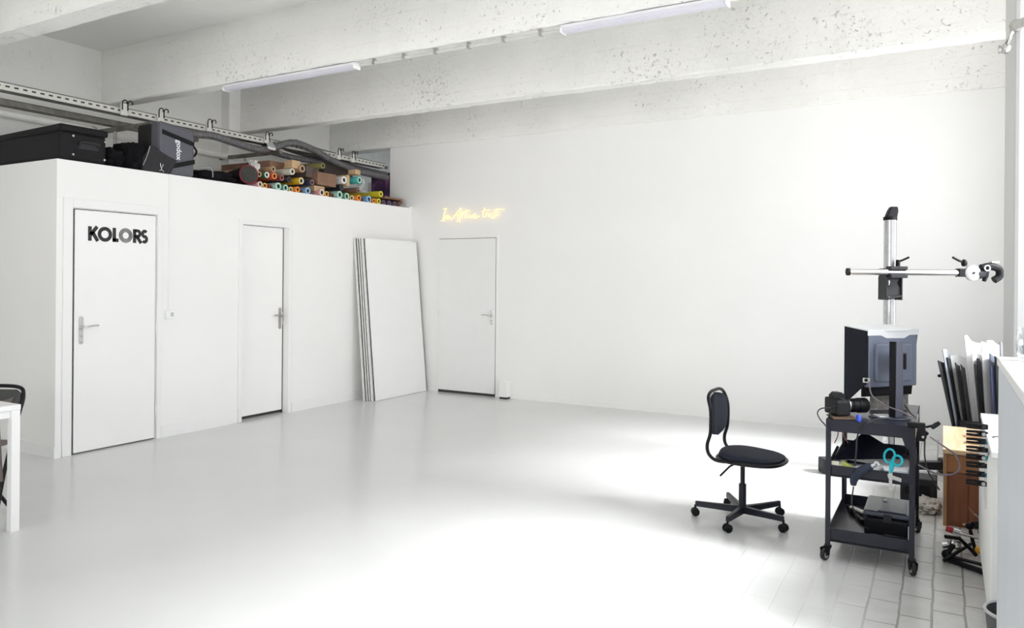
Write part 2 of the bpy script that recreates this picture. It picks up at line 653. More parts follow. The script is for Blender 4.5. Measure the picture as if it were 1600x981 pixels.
# partition box with two door openings, front face x = 0, end face y = -4.72
PH, YE = 2.44, -4.72
D1 = (-4.585, -3.822, 2.045)    # opening y0, y1, top
D2 = (-2.845, -2.214, 2.035)
mb = MB()
T = .12
for a, b in ((YE, D1[0]), (D1[1], D2[0]), (D2[1], 0)):
    mb.box((-T, a, 0), (0, b, PH))
for d in (D1, D2):
    mb.box((-T, d[0], d[2]), (0, d[1], PH))
mb.box((XL, YE, 0), (-T, YE + .1, PH))
mb.box((XL, YE + .1, PH - .1), (-T, 0, PH))
mb.box((-.37, -.1, 0), (-T, 0, PH - .1))
struct(mb, 'wall_partition', PART, 'white partition box with two doors and a storage top', cat='wall')
struct(B((-.03, -.06, PH), (.012, -.002, PH + .02)), 'trim_1', WHITE, 'small white end cap where the partition top meets the back wall', cat='trim')
# baseboards
mb = MB()
for a, b in ((YE, D1[0] - .09), (D1[1] + .06, D2[0] - .05), (D2[1] + .06, -.0)):
    mb.box((0, a, 0), (.012, b, .105)).box((0, a, .105), (.008, b, .112))
struct(mb, 'baseboard_left', WHITE, 'low white baseboard along the partition', cat='baseboard')
struct(B((XL, YE - .012, 0), (.012, YE, .105)), 'baseboard_end', WHITE, 'low baseboard on the end face of the partition', cat='baseboard')
GAP = pm('shadow gap', (.06, .06, .058), .9)  # dark colour painted in for the shade of the door gaps

# casings
mb = MB()
c = .016
mb.box((0, D1[0] - .085, 0), (c, D1[0] - .008, D1[2] + .085)).box((0, D1[1] + .008, 0), (c, D1[1] + .055, D1[2] + .085)).box((0, D1[0] - .008, D1[2] + .008), (c, D1[1] + .008, D1[2] + .085))
mb.box((-.1, D1[0] - .008, 0), (0, D1[0], D1[2] + .008)).box((-.1, D1[1], 0), (0, D1[1] + .008, D1[2] + .008)).box((-.1, D1[0], D1[2]), (0, D1[1], D1[2] + .008))
struct(mb, 'trim_2', WHITE, 'white casing around the lettered door', cat='trim', bevel=.003)
mb = MB()
mb.box((0, D2[0] - .045, 0), (c, D2[0], D2[2] + .045)).box((0, D2[1], 0), (c, D2[1] + .05, D2[2] + .045)).box((0, D2[0], D2[2]), (c, D2[1], D2[2] + .045))
struct(mb, 'trim_3', WHITE, 'white casing around the recessed middle door', cat='trim', bevel=.003)
# door 1: flush leaf, slightly ajar gap at the left
d1 = struct(B((-.038, D1[0] + .014, .012), (.002, D1[1] - .006, D1[2] - .006)), 'door_1', DOORW, 'white door lettered KOLORS', cat='door', bevel=.002)
B((-.06, D1[0], 0), (-.05, D1[1], D1[2])).build('rebate', GAP, d1)
MB().box((-.05, D1[0] - .0005, 0), (.001, D1[0] + .004, D1[2])).box((-.05, D1[0], D1[2] - .004), (-.001, D1[1], D1[2] + .0005)).build('gap_shade', GAP, d1)  # dark strips standing in for shade along jamb and head
# lettering, black bold geometric capitals
LET = pm('black vinyl', (.008, .008, .009), .45)
p0, p1 = W(137, 377, x=.003), W(231, 377, x=.003)
q0 = W(137, 352.5, x=.003)
Wd = p1.y - p0.y
H = .1225
OL, U, V, N = Vector((.0025, p0.y, W(184, 378.2, x=.003).z)), (0, 1, 0), (0, 0, 1), (1, 0, 0)
s = .031
mb = MB()


def ring(cx, cy, r, w, a0=0, a1=2 * PI, n=32, sx=1):
    full = abs(a1 - a0 - 2 * PI) < 1e-6
    pts = [(cx + r * sx * math.cos(a0 + (a1 - a0) * k / n), cy + r * math.sin(a0 + (a1 - a0) * k / n)) for k in range(n if full else n + 1)]
    mb.strip(pts, w, OL, U, V, N, .0015, closed=full)


adv = Wd / 5.62
h = H
x = 0
mb.strip([(s / 2, 0), (s / 2, h)], s, OL, U, V, N, .0015)
mb.strip([(s * .7, h * .42), (adv * .80, h)], s * 1.0, OL, U, V, N, .0015)
mb.strip([(s * 1.2, h * .62), (adv * .86, 0)], s * 1.0, OL, U, V, N, .0015)
x = adv * .88
ring(x + h * .5, h / 2, (h - s) / 2 + .003, s)
x += h * 1.06
mb.strip([(x + s / 2, 0), (x + s / 2, h)], s, OL, U, V, N, .0015)
mb.strip([(x, s / 2), (x + adv * .56, s / 2)], s, OL, U, V, N, .0015)
x += adv * .61
cxr = x + h * .5
ring(cxr, h / 2, h / 2 - .002, .0075)
ring(cxr, h / 2, h / 2 - .0145, .0085)
ring(cxr, h / 2, h / 2 - .027, .0075)
x += h * 1.06
mb.strip([(x + s / 2, 0), (x + s / 2, h)], s, OL, U, V, N, .0015)
ro = h * .31
ring(x + s * 1.4, h - ro, ro - s * .45, s * .9, -PI / 2, PI / 2, 16)
mb.strip([(x + s / 2, h - s * .42), (x + s * 1.45, h - s * .42)], s * .84, OL, U, V, N, .0015)
mb.strip([(x + s / 2, h - 2 * ro + s * .42), (x + s * 1.45, h - 2 * ro + s * .42)], s * .84, OL, U, V, N, .0015)
mb.strip([(x + s * 1.3, h * .45), (x + adv * .80, 0)], s * .95, OL, U, V, N, .0015)
x += adv * .78
w_ = Wd - x
r1 = (h - s) / 4 + .002
pts = []
cx_ = x + w_ / 2
for k in range(13):
    a = math.radians(35 + k * (235 - 0) / 12)
    pts.append((cx_ + (w_ / 2 - s * .5) * math.cos(a), h * .5 + r1 - .001 + r1 * math.sin(a)))
for k in range(13):
    a = math.radians(90 - k * 235 / 12)
    pts.append((cx_ + (w_ / 2 - s * .5) * math.cos(a), h * .5 - r1 + .001 + r1 * math.sin(a)))
mb.strip(pts, s * .92, OL, U, V, N, .0015)
mb.build('lettering', LET, d1)


def door_handle(parent, O, side, along, nrm, lever=.125, plate=(.036, .235), mat=STEEL, dark=False, up=.4):
    """backplate with lever, keyhole; O centre of plate, along = lever direction"""
    O, A, Nn = Vector(O), Vector(along), Vector(nrm)
    Z = Vector((0, 0, 1))
    mb = MB()
    pw, ph = plate
    poly = []
    for k in range(9):
        a = PI * k / 8
        poly.append((pw / 2 * math.cos(a), ph / 2 - pw / 2 + pw / 2 * math.sin(a)))
    for k in range(9):
        a = PI + PI * k / 8
        poly.append((pw / 2 * math.cos(a), -ph / 2 + pw / 2 + pw / 2 * math.sin(a)))
    mb.prism(poly, O, A, Z, Nn, .008)
    hd = mb.build('handle_plate', mat, parent, bevel=.002)
    lp = O + Z * ph * .12
    pts = smooth_path([lp, lp + Nn * .04, lp + Nn * .052 + A * .015 + Z * .0, lp + Nn * .05 + A * lever * .5 + Z * .008, lp + Nn * .05 + A * lever + Z * .010], 5)
    mb = MB().tube(pts, .008, 10)
    mb.lathe([(0, 0), (.017, 0), (.017, .012), (.012, .02), (0, .02)], lp + Nn * .008, 16, Nn)
    mb.build('lever', CHROME if not dark else GALV, hd, smooth=True)
    mb = MB()
    kp = O - Z * ph * .2
    mb.lathe([(0, 0), (.009, 0), (.009, .003), (0, .003)], kp + Nn * .008, 12, Nn)
    mb.box((kp - A * .004 - Z * .018 + Nn * .007)[:], (kp + A * .004 - Z * .0 + Nn * .0105)[:])
    mb.lathe([(0, 0), (.008, 0), (.008, .004), (0, .004)], O - Z * (ph / 2 - .018) + Nn * .008, 12, Nn)
    mb.build('keyhole', GALV, hd)
    return hd


hc = W(127, 516, x=.003)
door_handle(d1, (.002, hc.y, hc.z), 1, (0, 1, 0), (1, 0, 0), lever=.125)
for py in (362, 512, 640):
    hp = W(242.5, py, x=.003)
    MB().cyl((.008, D1[1] + .001, hp.z - .045), (.008, D1[1] + .001, hp.z + .045), .007, 10).build('hinge', WHITE, d1)
# door 2: recessed leaf
d2 = struct(B((-.108, D2[0] - .02, .035), (-.07, D2[1] - .012, D2[2] - .004)), 'door_2', DOORW, 'white recessed door in the middle of the partition', cat='door', bevel=.002)
B((-.118, D2[0], 0), (-.11, D2[1], D2[2])).build('rebate', GAP, d2)
B((-.11, D2[1] - .007, 0), (-.071, D2[1] + .0005, D2[2])).build('gap_shade', GAP, d2)  # dark strip in place of the shade beside the leaf
hc = W(441, 497, x=-.07)
door_handle(d2, (-.07, D2[1] - .05, hc.z), 1, (0, -1, 0), (1, 0, 0), lever=.11, mat=GALV, dark=True)
mb = B((-.075, D2[1] - .012, hc.z - .07), (-.068, D2[1] - .001, hc.z + .07))
mb.build('strike_plate', GALV, d2)

# back wall door
b0, b1 = W(686.5, 500, y=0).x, W(775.5, 500, y=0).x
zt = W(730, 372, y=-.02).z
d3 = struct(B((b0 + .006, -.022, .035), (b1 - .006, -.002, zt - .006)), 'door_3', pm('back door paint', (.84, .84, .835), .4, var=.01), 'white door in the back wall under the neon sign', cat='door', bevel=.002)
B((b0, -.006, .0), (b1, -.001, zt)).build('rebate', GAP, d3)
hc = W(768.5, 496, y=-.02)
door_handle(d3, (hc.x, -.022, hc.z), 1, (-1, 0, 0), (0, -1, 0), lever=.12, plate=(.04, .19), mat=CHROME)
for py in (391, 490, 588):
    hp = W(685.5, py, y=-.02)
    MB().cyl((b0 - .004, -.024, hp.z - .04), (b0 - .004, -.024, hp.z + .04), .009, 10).build('hinge', WHITE, d3)
mb = MB().box((b0 - .03, -.008, 0), (b0 - .001, 0, zt + .03)).box((b1 + .001, -.008, 0), (b1 + .03, 0, zt + .03)).box((b0 - .001, -.008, zt + .001), (b1 + .001, 0, zt + .03))
struct(mb, 'trim_4', WALL, 'flat painted frame around the back wall door', cat='trim')
mb = B((b1 + .03, -.006, 0), (XR, 0, .07))
struct(mb, 'baseboard_back', WALL, 'thin painted skirting along the back wall', cat='baseboard')

# switch and its conduit on the partition
sw = W(264, 491, x=.0)
t = thing('light_switch', 'small white switch box on the partition between the two doors', 'switch', (0, sw.y, sw.z - .04))
B((0.0005, sw.y - .042, sw.z - .042), (.032, sw.y + .042, sw.z + .042)).build('housing', WHITE, t, bevel=.005)
B((.031, sw.y + .0, sw.z - .018), (.038, sw.y + .026, sw.z + .018)).build('rocker', pm('grey rocker', (.55, .55, .55), .4), t, bevel=.002)
tag(B((.001, sw.y - .012, sw.z + .0425), (.011, sw.y + .004, PH - .0)).build('cable_duct', WHITE, bevel=.002), 'thin white cable duct running up the partition from the switch box', 'cable duct')
# small white unit on the floor by the back wall
bx = W(790.5, 621, y=-.05)
t = thing('air_freshener', 'small white upright box standing on the floor against the back wall', 'box', (bx.x, -.06, 0))
z1 = W(790, 595, y=-.06).z
B((bx.x - .058, -.105, .022), (bx.x + .058, -.009, z1), bev=.008).build('body', WHITE, t)
B((bx.x - .05, -.1, 0), (bx.x + .05, -.015, .022)).build('foot', CHARC, t)

# ------------------------------------------------------------------ neon sign
NEON = pm('neon tube', (1, .85, .4), .3, emit=(1, .64, .17), estr=1.9)
t = thing('neon_sign', 'glowing yellow neon sign reading In Art we trust', 'neon sign', (W(737, 336, y=0).x, -.03, W(737, 348, y=0).z))
STRK = [
    [(205, 458), (240, 452), (275, 458)], [(238, 452), (262, 345), (285, 245)], [(246, 250), (285, 240), (312, 244)],
    [(268, 420), (290, 368), (302, 372), (290, 425)], [(292, 395), (330, 362), (345, 380), (325, 425), (350, 412), (382, 388)],
    [(388, 442), (430, 395), (500, 300), (562, 226)], [(562, 226), (556, 320), (545, 400), (543, 480)], [(430, 366), (520, 350), (590, 335)],
    [(500, 480), (512, 400), (530, 340)],
    [(592, 320), (585, 405)], [(588, 360), (615, 315), (635, 325)], [(668, 265), (640, 360), (636, 402), (668, 398)], [(600, 300), (660, 287), (722, 272)],
    [(700, 345), (708, 400), (742, 365), (752, 404), (785, 345)], [(788, 385), (828, 350), (812, 335), (795, 370), (805, 405), (850, 398), (885, 372)],
    [(985, 225), (962, 330), (955, 385), (990, 380)], [(935, 292), (1000, 270), (1075, 258)],
    [(1012, 325), (1006, 385)], [(1008, 350), (1032, 318), (1052, 326)], [(1062, 325), (1058, 375), (1085, 378), (1105, 325)], [(1105, 325), (1105, 375), (1125, 380)],
    [(1172, 305), (1142, 325), (1165, 365), (1150, 412), (1115, 408)], [(1225, 235), (1196, 320), (1196, 368), (1240, 352)], [(1150, 268), (1230, 250), (1340, 252)]]
for i, st in enumerate(STRK):
    pts = [W(670 + u * .0875, 305 + v * .0875, y=-.035) for u, v in st]
    MB().tube(smooth_path(pts, 5), .0032, 8).build('neon_tube', NEON, t, smooth=True)
for u in (240, 560, 800, 1000, 1230):
    p = W(670 + u * .0875, 305 + 330 * .0875, y=-.03)
    MB().cyl((p.x, -.03, p.z), (p.x, -.0005, p.z), .004, 8).build('standoff', WHITE, t)

# ------------------------------------------------------------------ leaning boards
BW = pm('white board', (.88, .878, .87), .4, var=.01)
BK = pm('black board face', (.02, .02, .022), .6)
BE = pm('foam edge', (.78, .77, .75), .7, var=.08, scale=40)
LEN = 1.985


def board(x0, x1, y0, y1, th, xt, mat, back, label, L=LEN, bt=.0035):
    """board leaning on the partition: near face bottom at x0, top at xt; thickness th"""
    root = thing('leaning_board', label, 'board', (x0, (y0 + y1) / 2, 0), group='boards leaning in the corner')
    d = Vector((xt - x0, 0, 0))
    hz = math.sqrt(L * L - d.x ** 2)
    U = Vector((d.x, 0, hz)).normalized()
    Nn = Vector((U.z, 0, -U.x))
    O = Vector((x0, y0, -Nn.z * 0 + .0))
    O = O + Vector((0, 0, max(0, -Nn.z * th) + .001))
    mb = MB().prism([(0, 0), (y1 - y0, 0), (y1 - y0, L), (0, L)], O, (0, 1, 0), U, Nn, th - bt)
    mb.build('core', mat, root, bevel=.002)
    O2 = O - Nn * bt
    MB().prism([(.001, .001), (y1 - y0 - .001, .001), (y1 - y0 - .001, L - .001), (.001, L - .001)], O2, (0, 1, 0), U, Nn, bt - .0002).build('backing', back, root)
    return root


# back to front; far face x positions at the floor and at the top
board(.185, 0, -1.165, -.16, .020, .012, BE, BW, 'rearmost white board of the stack leaning on the partition')
board(.221, 0, -1.150, -.14, .018, .046, BW, BK, 'thin white board with a dark back, second from the partition', bt=.013)
board(.246, 0, -1.135, -.11, .012, .068, BW, BK, 'thin black-backed board in the middle of the leaning stack', bt=.007)
board(.268, 0, -1.120, -.09, .010, .085, BE, BK, 'thin pale-edged board just behind the front board', bt=.006)
board(.292, 0, -1.075, -.055, .034, .105, BW, BK, 'wide white front board of the leaning stack', bt=.014)
# ------------------------------------------------------------------ ceiling strip lamps on beam
LAMPB = pm('lamp housing', (.80, .80, .83), .4, var=.02)
DIFF = pm('lamp diffuser', (.66, .65, .73), .35, var=.02)
for pa, pb, lab in (((350, 555, 'strip lamp on the beam nearer the storage top')), ((875, 1135, 'strip lamp on the beam at the top edge of the picture'))):
    xa, xb = W(pa, 120, y=-3.42).x, W(pb, 40, y=-3.42).x
    t = thing('strip_lamp', lab, 'lamp', ((xa + xb) / 2, -3.42, ZB - .085))
    B((xa, -3.45, ZB - .03), (xb, -3.385, ZB - .006)).build('housing', LAMPB, t, bevel=.004)
    mb = MB().prism([(0, 0), (.085, 0), (.080, -.018), (.06, -.026), (.025, -.026), (.005, -.018)], (xa + .01, -3.455, ZB - .031), (0, 1, 0), (0, 0, 1), (1, 0, 0), xb - xa - .02)
    mb.build('diffuser', DIFF, t)
    for q in (xa, xb - .012):
        B((q, -3.46, ZB - .06), (q + .012, -3.375, ZB - .028)).build('end_cap', WHITE, t, bevel=.002)
xa, xb = W(557, 93, y=-3.42).x + .02, W(876, 40, y=-3.42).x - .02
t = thing('cable_rail', 'thin metal conduit under the beam between the two strip lamps', 'conduit', ((xa + xb) / 2, -3.42, ZB - .05))
MB().cyl((xa, -3.42, ZB - .034), (xb, -3.42, ZB - .034), .014, 10).build('conduit', pm('pale conduit', (.6, .6, .58), .4), t, smooth=True)
for k in range(6):
    q = xa + (xb - xa) * (k + .5) / 6
    MB().box((q - .012, -3.437, ZB - .05), (q + .012, -3.403, ZB - .006)).build('clip', STEEL, t)

# ------------------------------------------------------------------ cable trays above the storage
def tray_mat():
    m = bpy.data.materials.new('perforated tray metal')
    m.use_nodes = True
    nt = m.node_tree
    L = nt.links.new
    b = nt.nodes['Principled BSDF']
    b.inputs['Roughness'].default_value = .4
    b.inputs['Metallic'].default_value = .3
    g = nd(nt, 'ShaderNodeTexCoord')
    sp = nd(nt, 'ShaderNodeSeparateXYZ')
    L(g.outputs['Object'], sp.inputs[0])

    def band(src, period, lo, hi, off=0.0):
        a = nd(nt, 'ShaderNodeMath', operation='ADD')
        L(sp.outputs[src], a.inputs[0])
        a.inputs[1].default_value = 100 * period + off
        m1 = nd(nt, 'ShaderNodeMath', operation='MODULO')
        L(a.outputs[0], m1.inputs[0])
        m1.inputs[1].default_value = period
        c = nd(nt, 'ShaderNodeMath', operation='COMPARE')
        L(m1.outputs[0], c.inputs[0])
        c.inputs[1].default_value = (lo + hi) / 2
        c.inputs[2].default_value = (hi - lo) / 2
        return c.outputs[0]
    a = band('Y', .07, .02, .055)
    z = band('Z', 10.0, .026, .040)
    mu = nd(nt, 'ShaderNodeMath', operation='MULTIPLY')
    L(a, mu.inputs[0])
    L(z, mu.inputs[1])
    mx = nd(nt, 'ShaderNodeMixRGB')
    L(mu.outputs[0], mx.inputs['Fac'])
    mx.inputs['Color1'].default_value = (.62, .61, .57, 1)
    mx.inputs['Color2'].default_value = (.03, .03, .03, 1)
    L(mx.outputs[0], b.inputs['Base Color'])
    return m


TRAY = tray_mat()
DTRAY = pm('weathered galvanised metal', (.20, .19, .17), .55, .4, var=.3, scale=14)


def tray(x, w, z, y0, y1, label, mat=TRAY, h=.062):
    t = thing('cable_tray', label, 'cable tray', (x, (y0 + y1) / 2, z))
    o = B((x + w / 2 - .003, y0, z), (x + w / 2, y1, z + h)).build('side_rail', mat, t)
    o = B((x - w / 2, y0, z), (x - w / 2 + .003, y1, z + h)).build('side_rail', mat, t)
    mb = B((x - w / 2 + .003, y0, z), (x + w / 2 - .003, y1, z + .003))
    mb.tube([(x + w / 2 - .001, y0, z + h), (x + w / 2 - .001, y1, z + h)], .005, 8)
    mb.tube([(x - w / 2, y0, z + h), (x - w / 2, y1, z + h)], .005, 8)
    mb.build('tray_bed', DTRAY, t)
    return t


tray(-.53, .12, 3.015, -7.0, -.002, 'long perforated cable tray with hook brackets above the bags')
tray(-1.06, .11, 3.005, -7.0, -2.6, 'weathered dark cable tray behind the perforated one', DTRAY, .05)
# hook brackets on the tray
for px, py in ((190, 172), (247, 184), (323, 200), (413, 224), (526, 252), (548, 256)):
    p = W(px, py, x=-.47)
    tl = {190: 'first hook bracket on the cable tray above the big black case', 247: 'hook bracket with two curled wires above the grey case', 323: 'hook bracket just beyond the grey case', 413: 'hook bracket where the grey hoses meet their silver band',
          526: 'hook bracket above the purple poster end of the tray, nearer one', 548: 'last hook bracket on the tray before the back wall'}[px]
    t = thing('hook_bracket', tl, 'bracket', (-.45, p.y, 3.0), group='hook brackets on the cable tray')
    w = .065
    B((-.468, p.y - w / 2, 3.0), (-.44, p.y + w / 2, 3.115)).build('plate', pm('white bracket', (.70, .69, .65), .5), t, bevel=.006)
    for s in (-1, 1):
        q = p.y + s * w * .42
        pts = [(-.435, q, 3.05), (-.435, q, 3.115), (-.435, q + .010, 3.138), (-.435, q + .030, 3.145), (-.435, q + .046, 3.133), (-.435, q + .042, 3.112)]
        MB().tube(smooth_path(pts, 4), .0055, 7).build('wire_hook', BLACK, t, smooth=True)
# cross arm and rod
p = W(178, 180, x=-1.0)
t = thing('support_arm', 'weathered perforated cross arm holding the cable trays above the black case', 'support', (-.8, p.y, 2.95))
B((XL + .0, p.y - .02, 2.945), (-.42, p.y + .02, 2.985)).build('arm', DTRAY, t)
MB().cyl((-1.0, p.y, 2.46), (-1.0, p.y, 2.945), .016, 10).build('post', GALV, t, smooth=True)
p = W(365, 205, x=-1.2)
t = thing('support_arm', 'cross arm holding the hoses behind the round duffel bag', 'support', (-1.0, p.y, 2.9))
B((XL, p.y - .02, 2.925), (-.42, p.y + .02, 2.965)).build('arm', DTRAY, t)
# white pipe on the left wall
t = thing('white_pipe', 'long white painted pipe along the left wall behind the bags', 'pipe', (-1.32, -3, 2.98))
MB().tube([(-1.33, -7.5, 2.99), (-1.33, -4, 2.985), (-1.33, -.95, 2.935), (-1.33, .3, 2.90)], .034, 14).build('pipe', pm('cream pipe paint', (.88, .87, .83), .4), t, smooth=True)
for y in (-5.5, -3.6, -1.7, -.1):
    MB().pipe((-1.33, y - .012, 2.96 if y > -2 else 2.985), (-1.33, y + .012, 2.96 if y > -2 else 2.985), .041, .030).box((-1.449, y - .012, 2.95), (-1.372, y + .012, 2.97)).build('pipe_clip', STEEL, t)


def corrugated(pts, r, name, label, mat=GREYT):
    path = smooth_path(pts, 8)
    L = [0]
    for a, b in zip(path, path[1:]):
        L.append(L[-1] + (b - a).length)
    n = int(L[-1] / .009)
    out, rad = [], []
    j = 0
    for k in range(n + 1):
        s_ = L[-1] * k / n
        while j < len(L) - 2 and L[j + 1] < s_:
            j += 1
        f = (s_ - L[j]) / max(1e-6, L[j + 1] - L[j])
        out.append(path[j].lerp(path[j + 1], f))
        rad.append(r * (1 if k % 4 < 2 else .84))
    o = MB().tube(out, r, 12, radii=rad).build(name, mat, smooth=True)
    return tag(o, label, 'hose', 'grey corrugated hoses beside the tray')


def PX(lst, x):
    return [W(u, v, x=x) for u, v in lst]


corrugated(PX([(275, 203), (300, 209), (330, 212), (362, 222), (395, 232), (418, 233), (455, 223), (490, 235), (520, 252), (560, 268), (603, 277)], -.40), .042, 'corrugated_hose', 'thickest grey corrugated hose rising in a hump beyond its silver band')
corrugated(PX([(425, 238), (455, 246), (490, 252), (530, 258), (570, 268), (603, 276)], -.62), .036, 'corrugated_hose', 'grey corrugated hose sagging below the humped hose')
corrugated(PX([(445, 232), (480, 243), (520, 251), (560, 262), (603, 272)], -.75), .030, 'corrugated_hose', 'grey corrugated hose running behind the two thicker hoses')
corrugated(PX([(460, 220), (490, 232), (530, 243), (570, 254), (603, 262)], -.60), .022, 'corrugated_hose', 'thinnest grey corrugated hose on top at the back wall')
p = W(418, 231, x=-.40)
tag(MB().pipe(p - Vector((0, .06, -.004)), p + Vector((0, .06, -.001)), .050, .043).build('hose_band', CHROME, smooth=True), 'shiny silver band clamped around the thick grey hose', 'clamp')
# far corner: post, small lamp box, purple poster
p = W(577.5, 290, x=-1.2)
tag(B((-1.22, p.y - .03, PH), (-1.16, p.y + .03, 2.92)).build('wooden_post', WHITE), 'white post standing on the storage top beside the purple poster', 'post')
a, b = W(589, 272, x=-.9), W(603, 267, x=-.9)
tag(B((-.93, .20, b.z - .06), (-.88, .46, b.z - .01)).box((-.91, .32, b.z - .012), (-.90, .33, ZC)).build('batten_lamp', WHITE), 'short white batten in the alcove above the purple poster', 'lamp')


def poster_mat():
    m = bpy.data.materials.new('purple nebula print')
    m.use_nodes = True
    nt = m.node_tree
    b = nt.nodes['Principled BSDF']
    b.inputs['Roughness'].default_value = .4
    g = nd(nt, 'ShaderNodeTexCoord')
    n = nd(nt, 'ShaderNodeTexNoise', Scale=5.0, Detail=6.0)
    nt.links.new(g.outputs['Object'], n.inputs['Vector'])
    cr = nd(nt, 'ShaderNodeValToRGB')
    e = cr.color_ramp.elements
    e[0].position, e[0].color = .38, (.02, .01, .04, 1)
    e[1].position, e[1].color = .72, (.5, .18, .38, 1)
    x = e.new(.55)
    x.color = (.10, .03, .14, 1)
    nt.links.new(n.outputs['Fac'], cr.inputs['Fac'])
    nt.links.new(cr.outputs[0], b.inputs['Base Color'])
    return m


a, b = W(579, 272, y=.45), W(607, 272, y=.45)
t = thing('poster', 'dark purple starry poster leaning at the far end of the storage top', 'poster', ((a.x + b.x) / 2, .46, PH))
struct(B((XL, 0, PH - .1), (-.375, 1.4, PH)), 'alcove_floor', PART, 'storage top continuing behind the back wall', cat='floor')
B((a.x, .45, PH + .003), (b.x + .25, .475, a.z)).build('frame', BLACKP, t)
B((a.x + .02, .446, PH + .02), (b.x + .23, .45, a.z - .02)).build('print', poster_mat(), t)
# pipe bracket up the pillar
p0, p1, p2 = W(1568.5, 76, y=-3.8), W(1584, 40, y=-3.8), W(1606, 30, y=-4.6)
mb = MB().tube([p0 + Vector((-.03, 0, 0)), p0, p1, p2], .020, 10)
t = thing('pipe_bracket', 'bent grey metal pipe high on the pillar', 'pipe', (p0.x, p0.y, p0.z))
mb.build('bent_pipe', GALV, t, smooth=True)
MB().sphere(p1, .03).build('joint', STEEL, t)
MB().sphere(p0, .026).build('joint', STEEL, t)

# ------------------------------------------------------------------ bags on the storage top
CASE = pm('black ballistic nylon', (.007, .0065, .008), .6, var=.15, spec=.25, scale=40, bump=.25, bscale=260)
z0 = PH
# big long black case, along the end of the partition: front corner at px 91
ya, yb = W(92, 200, x=-.02).y + .0, W(165, 215, x=-.02).y
zt = W(100, 193, x=-.02).z
t = thing('equipment_case', 'big long black case with a moulded handle at the near corner of the storage top', 'case', (-.65, (ya + yb) / 2, z0))
mb = B((-1.42, ya + .0, z0 + .004), (-.015, yb, zt - .05))
mb.build('lower_shell', CASE, t, bevel=.03)
mb = B((-1.425, ya - .012, zt - .062), (-.004, yb + .012, zt))
# lid dips away from the corner
for v in mb.bm.verts:
    if v.co.x < -1:
        v.co.z -= .03
mb.build('lid', CASE, t, bevel=.022)
yc = W(137, 228, x=-.01).y
zc = W(137, 229, x=-.01).z
pts = [(-.012, yc - .075, zc + .0), (.012, yc - .078, zc + .022), (.018, yc, zc + .028), (.012, yc + .078, zc + .022), (-.012, yc + .075, zc)]
hd = MB().tube(smooth_path(pts, 5), .009, 8)
hd.build('handle', CHARC, t, smooth=True)
B((-.018, yc - .085, zc - .03), (-.010, yc + .085, zc + .02), bev=.003).build('handle_recess', CHARC, t)
for px, py in ((113, 212), (113, 241), (163, 222), (162, 250)):
    p = W(px, py, x=-.012)
    MB().sphere((-.0125, p.y, p.z), .010, .5).build('rivet', STEEL, t)
# crumpled black bag
o = blob((-.27, -4.19, z0 + .085), (.50, .22, .18), 3, .28, 2.2).build('soft_bag', NYLON, smooth=True)
tag(o, 'crumpled black cloth bag between the big case and the grey case', 'bag')
o = blob((-.22, -3.945, z0 + .13), (.36, .27, .27), 5, .22, 1.9).build('soft_bag', NYLON, smooth=True)
tag(o, 'black bag with a silver zip leaning on the grey case', 'bag')
# folded flap bag with snap hook
t = thing('shoulder_bag', 'dark flap bag with a metal snap hook in front of the grey case', 'bag', (-.02, -3.74, z0))
mb = MB().prism([(-.15, 0), (.13, 0), (.20, .14), (.10, .17), (-.07, .24), (-.14, .12)], (-.055, -3.80, z0 + .002), (0, 1, 0), (0, 0, 1), (1, 0, 0), .05)
mb.build('flap', pm('dark grey cloth', (.025, .023, .026), .85, var=.2, scale=30, bump=.3, bscale=200), t, bevel=.012)
zz = smooth_path([W(233, 228, x=.002), W(228, 244, x=.002), W(222, 258, x=.002)], 4)
MB().tube(zz, .0035, 6).build('zip', STEEL, t)
hk = W(251, 262, x=.004)
mb = MB().tube(smooth_path([hk + Vector((0, -.012, .04)), hk + Vector((0, -.008, .012)), hk, hk + Vector((0, .008, .012)), hk + Vector((0, .018, .035))], 4), .0035, 6)
mb.tube([hk, hk + Vector((0, .002, -.022))], .0035, 6).tube(smooth_path([hk + Vector((0, -.022, -.03)), hk + Vector((0, 0, -.02)), hk + Vector((0, .024, -.034))], 4), .0035, 6)
mb.build('snap_hook', CHROME, t)
# grey case with lettering
GC = pm('grey case cloth', (.105, .105, .125), .7, var=.08, scale=60, bump=.2, bscale=300)
GC2 = pm('black case side', (.013, .012, .012), .8, var=.2, scale=40, bump=.3, bscale=300)
yl, yr = W(248, 240, x=-.01).y, W(303, 250, x=-.01).y
zt = W(262, 190, x=-.01).z
t = thing('light_case', 'upright grey case with white vertical lettering and black straps', 'case', (-.15, (yl + yr) / 2, z0))
mb = B((-.155, yl, z0 + .003), (-.012, yr, zt - .0))
for v in mb.bm.verts:
    if v.co.z > z0 + .1 and v.co.y > (yl + yr) / 2:
        v.co.z -= .035
body = mb.build('front_shell', GC, t, bevel=.028)
mb = B((-.36, yl + .004, z0 + .003), (-.150, yr - .004, zt - .01))
for v in mb.bm.verts:
    if v.co.z > z0 + .1 and v.co.y > (yl + yr) / 2:
        v.co.z -= .035
mb.build('rear_shell', GC2, t, bevel=.03)
STRAP = pm('black webbing', (.010, .010, .011), .7, var=.1, spec=.2)
a1, a2 = W(252, 205, x=-.008), W(302, 226, x=-.008)
a3, a4 = W(255, 262, x=-.008), W(303, 253, x=-.008)
for (q1, q2, w) in ((a1, a2, .042), (a3, a4, .045)):
    mb = MB().prism([(q1.y, q1.z - w / 2), (min(q2.y, yr), q2.z - w / 2), (min(q2.y, yr), q2.z + w / 2), (q1.y, q1.z + w / 2)], (-.012, 0, 0), (0, 1, 0), (0, 0, 1), (1, 0, 0), .004)
    mb.build('strap', STRAP, t)
